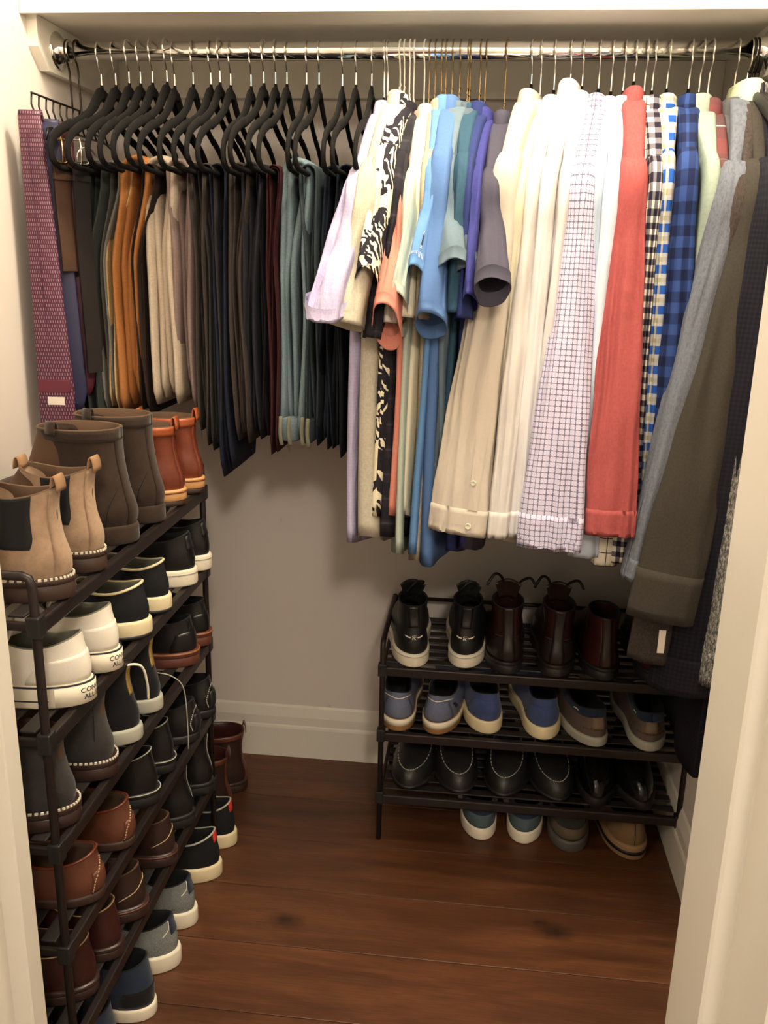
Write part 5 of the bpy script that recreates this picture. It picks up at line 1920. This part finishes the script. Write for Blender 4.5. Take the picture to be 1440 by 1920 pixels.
pair('ankle_boot', ['burgundy leather boot behind the coats on the back rack', 'burgundy leather boot at the right end of the back rack'], 'boot',
     [right(0.312, 1.782, 0), right(0.420, 1.784, 0)], UPR, GRR, up=leather('leather_burgundy', C(54, 22, 24), 0.3, 0.2), so=R_black, li=LI_black, sole=0.028, heel=(R_black, 0.020, 0.078, 0.008), hh=0.062, hs=0.056, hf=0.080, xf=0.44, ow=0.031, shaft=(0.140, 0.010, 0.12, 0.035, 0.0), heelw=0.82,
     parts=[('panel', 'backstay', L_dbrown, -0.25, 0.25, 0.0, 2.0, 0.0014)])
pair('sneaker', ['grey blue canvas sneaker with a gum sole, leftmost on its tier', 'grey blue canvas sneaker with a small dark side mark'], 'sneaker',
     [right(-0.138, 1.788, 1), right(-0.054, 1.786, 1)], UPR, GRR, turn=(0.0, -0.12), extra=((), [('panel', 'emblem', N_line, -1.02, -0.88, 0.34, 0.62, 0.0018)]), up=grid_blue, so=R_gum, li=LI_black, sole=0.030, hh=0.062, hs=0.040, hf=0.072, xf=0.46, ow=0.031, heelw=0.82, out=0.003,
     parts=[('stripe', R_white, 0.014, 0.016, -2.4, 2.4), ('seam', R_white, [(-1.1, 0.82), (-0.5, 0.86), (0.0, 0.80), (0.5, 0.86), (1.1, 0.82)], 0.0011), ('tongue', grid_blue, 0.035), ('laces', LI_black, 3, 0.0022),
            ('panel', 'heel_patch', grid_blue, -0.7, 0.7, 0.0, 0.80, 0.0012)])
pair('sneaker', ['bright blue suede sneaker with a white sole, left of its pair', 'bright blue suede sneaker with a white sole, right of its pair'], 'sneaker',
     [right(0.068, 1.808, 1), right(0.194, 1.800, 1)], UPR, GRR, turn=(0.10, 0.14), up=S_blue, so=R_cream, li=LI_black, sole=0.030, hh=0.064, hs=0.044, hf=0.074, xf=0.46, ow=0.032, heelw=0.82, out=0.005,
     parts=[('panel', 'heel_counter', S_blue, -0.9, 0.9, 0.0, 0.75, 0.0012), ('tongue', S_blue, 0.03), ('laces', LI_black, 3, 0.0022)])
pair('boat_shoe', ['grey brown boat shoe with a white sole, left of its pair', 'grey brown boat shoe with a white sole at the right end'], 'shoe',
     [right(0.312, 1.786, 1), right(0.424, 1.782, 1)], UPR, GRR, turn=(0.26, 0.06), up=leather('leather_taupe', C(98, 84, 76), 0.5, 0.15), so=R_grey, li=LI_black, sole=0.022, hh=0.066, hs=0.048, hf=0.070, xf=0.46, ow=0.032, heelw=0.82, out=0.004,
     parts=[('panel', 'collar_band', S_navy, 0.0, 2 * PI, 0.70, 1.0, 0.0014), ('panel', 'backstay', leather('leather_sand', C(122, 102, 84), 0.5, 0.1), -0.30, 0.30, 0.28, 0.72, 0.0018), ('laces', ST_white, 2, 0.0020),
            ('seam', ST_white, [(1.35, 0.85), (1.2, 0.87), (1.05, 0.84)], 0.0016), ('line_stitch', LI_brown, [(-0.6, 0.26), (0.0, 0.25), (0.6, 0.26)], 10)])
# third tier: toes toward the door
DN = -PI / 2


def toes(x, L=0.28):
    return (x, 1.785 + 0.008 + L, TR[2] + 0.0005)


_mp = [('line_stitch', R_grey, [(PI - 1.25, 0.97), (PI - 1.12, 0.80), (PI - 0.95, 0.58), (PI - 0.62, 0.38), (PI - 0.30, 0.31), (PI, 0.29), (PI + 0.30, 0.31), (PI + 0.62, 0.38), (PI + 0.95, 0.58), (PI + 1.12, 0.80), (PI + 1.25, 0.97)], 44)]
pair('moccasin', ['black moccasin with a white stitched apron, first from the left', 'black moccasin with a white stitched apron, second from the left'], 'shoe', [toes(-0.108), toes(0.004)], DN, GRR, up=L_blackm, so=R_black, li=LI_black, sole=0.014, hh=0.062, hs=0.046, hf=0.058, xf=0.50, ow=0.032,
     heelw=0.82, out=0.001, toe_h=0.048, L=0.28, W=0.112, parts=_mp)
pair('moccasin', ['black moccasin with a white stitched apron, third from the left', 'black moccasin with a white stitched apron, fourth from the left'], 'shoe', [toes(0.114), toes(0.232)], DN, GRR, up=L_blackm, so=R_black, li=LI_black, sole=0.014, hh=0.062, hs=0.046, hf=0.058, xf=0.50, ow=0.032,
     heelw=0.82, out=0.001, toe_h=0.048, L=0.28, W=0.112, parts=_mp)
pair('dress_shoe', ['polished black dress shoe right of the stitched moccasins', 'polished black dress shoe at the right end of its tier'], 'shoe', [toes(0.328, 0.29), toes(0.424, 0.29)], DN, GRR, up=leather('leather_patent', C(16, 16, 17), 0.16, 0.1), so=R_black, li=LI_black, sole=0.022, L=0.29, toe_p=2.1,
     heel=(R_black, 0.016, 0.075, 0.006), hh=0.068, hs=0.050, hf=0.074, xf=0.46, ow=0.030, parts=[('laces', L_blackm, 3, 0.0016)])
# floor below the low rack
pair('sneaker', ['teal and navy sneaker on the floor, left of its pair', 'teal and navy sneaker on the floor, right of its pair'], 'sneaker',
     [right(0.066, 1.815, None), right(0.166, 1.815, None)], UPR, GRR, up=S_navy, so=R_white, li=LI_black, sole=0.030, hh=0.064, hs=0.044, hf=0.072, xf=0.46, ow=0.032, heelw=0.82, out=0.004,
     parts=[('panel', 'heel_counter', teal_canvas, -1.0, 1.0, 0.0, 0.52, 0.0014)])
shoe('slipper', 'dark grey felt slipper on the floor under the low rack', 'shoe', right(0.272, 1.800, None), UPR - 0.12, GRR, S_grey, plain('rubber_dark_grey', C(88, 84, 80), 0.6), LI_black, sole=0.026, hh=0.056, hs=0.044, hf=0.066, xf=0.46, ow=0.036, heelw=0.80, out=0.006, W=0.112,
     parts=[('panel', 'heel_counter', leather('leather_olive', C(96, 84, 66), 0.6, 0.1), -1.1, 1.1, 0.05, 0.55, 0.0016)])
shoe('sneaker', 'khaki canvas sneaker with a striped tan sole on the floor', 'sneaker', right(0.418, 1.792, None), UPR + 0.10, GRR, khaki_canvas, plain('sole_dull_tan', C(150, 118, 86), 0.6), LI_black, sole=0.034, hh=0.060, hs=0.044, hf=0.070, xf=0.46, ow=0.034, heelw=0.80, out=0.006, W=0.110,
     parts=[('stripe', R_black, 0.013, 0.009, -2.2, 2.2), ('seam', R_black, [(0.0, 0.05), (0.0, 0.5), (0.0, 0.95)], 0.001)])
# small figure mark on the side of the second grey blue sneaker, lace hanging from a high top
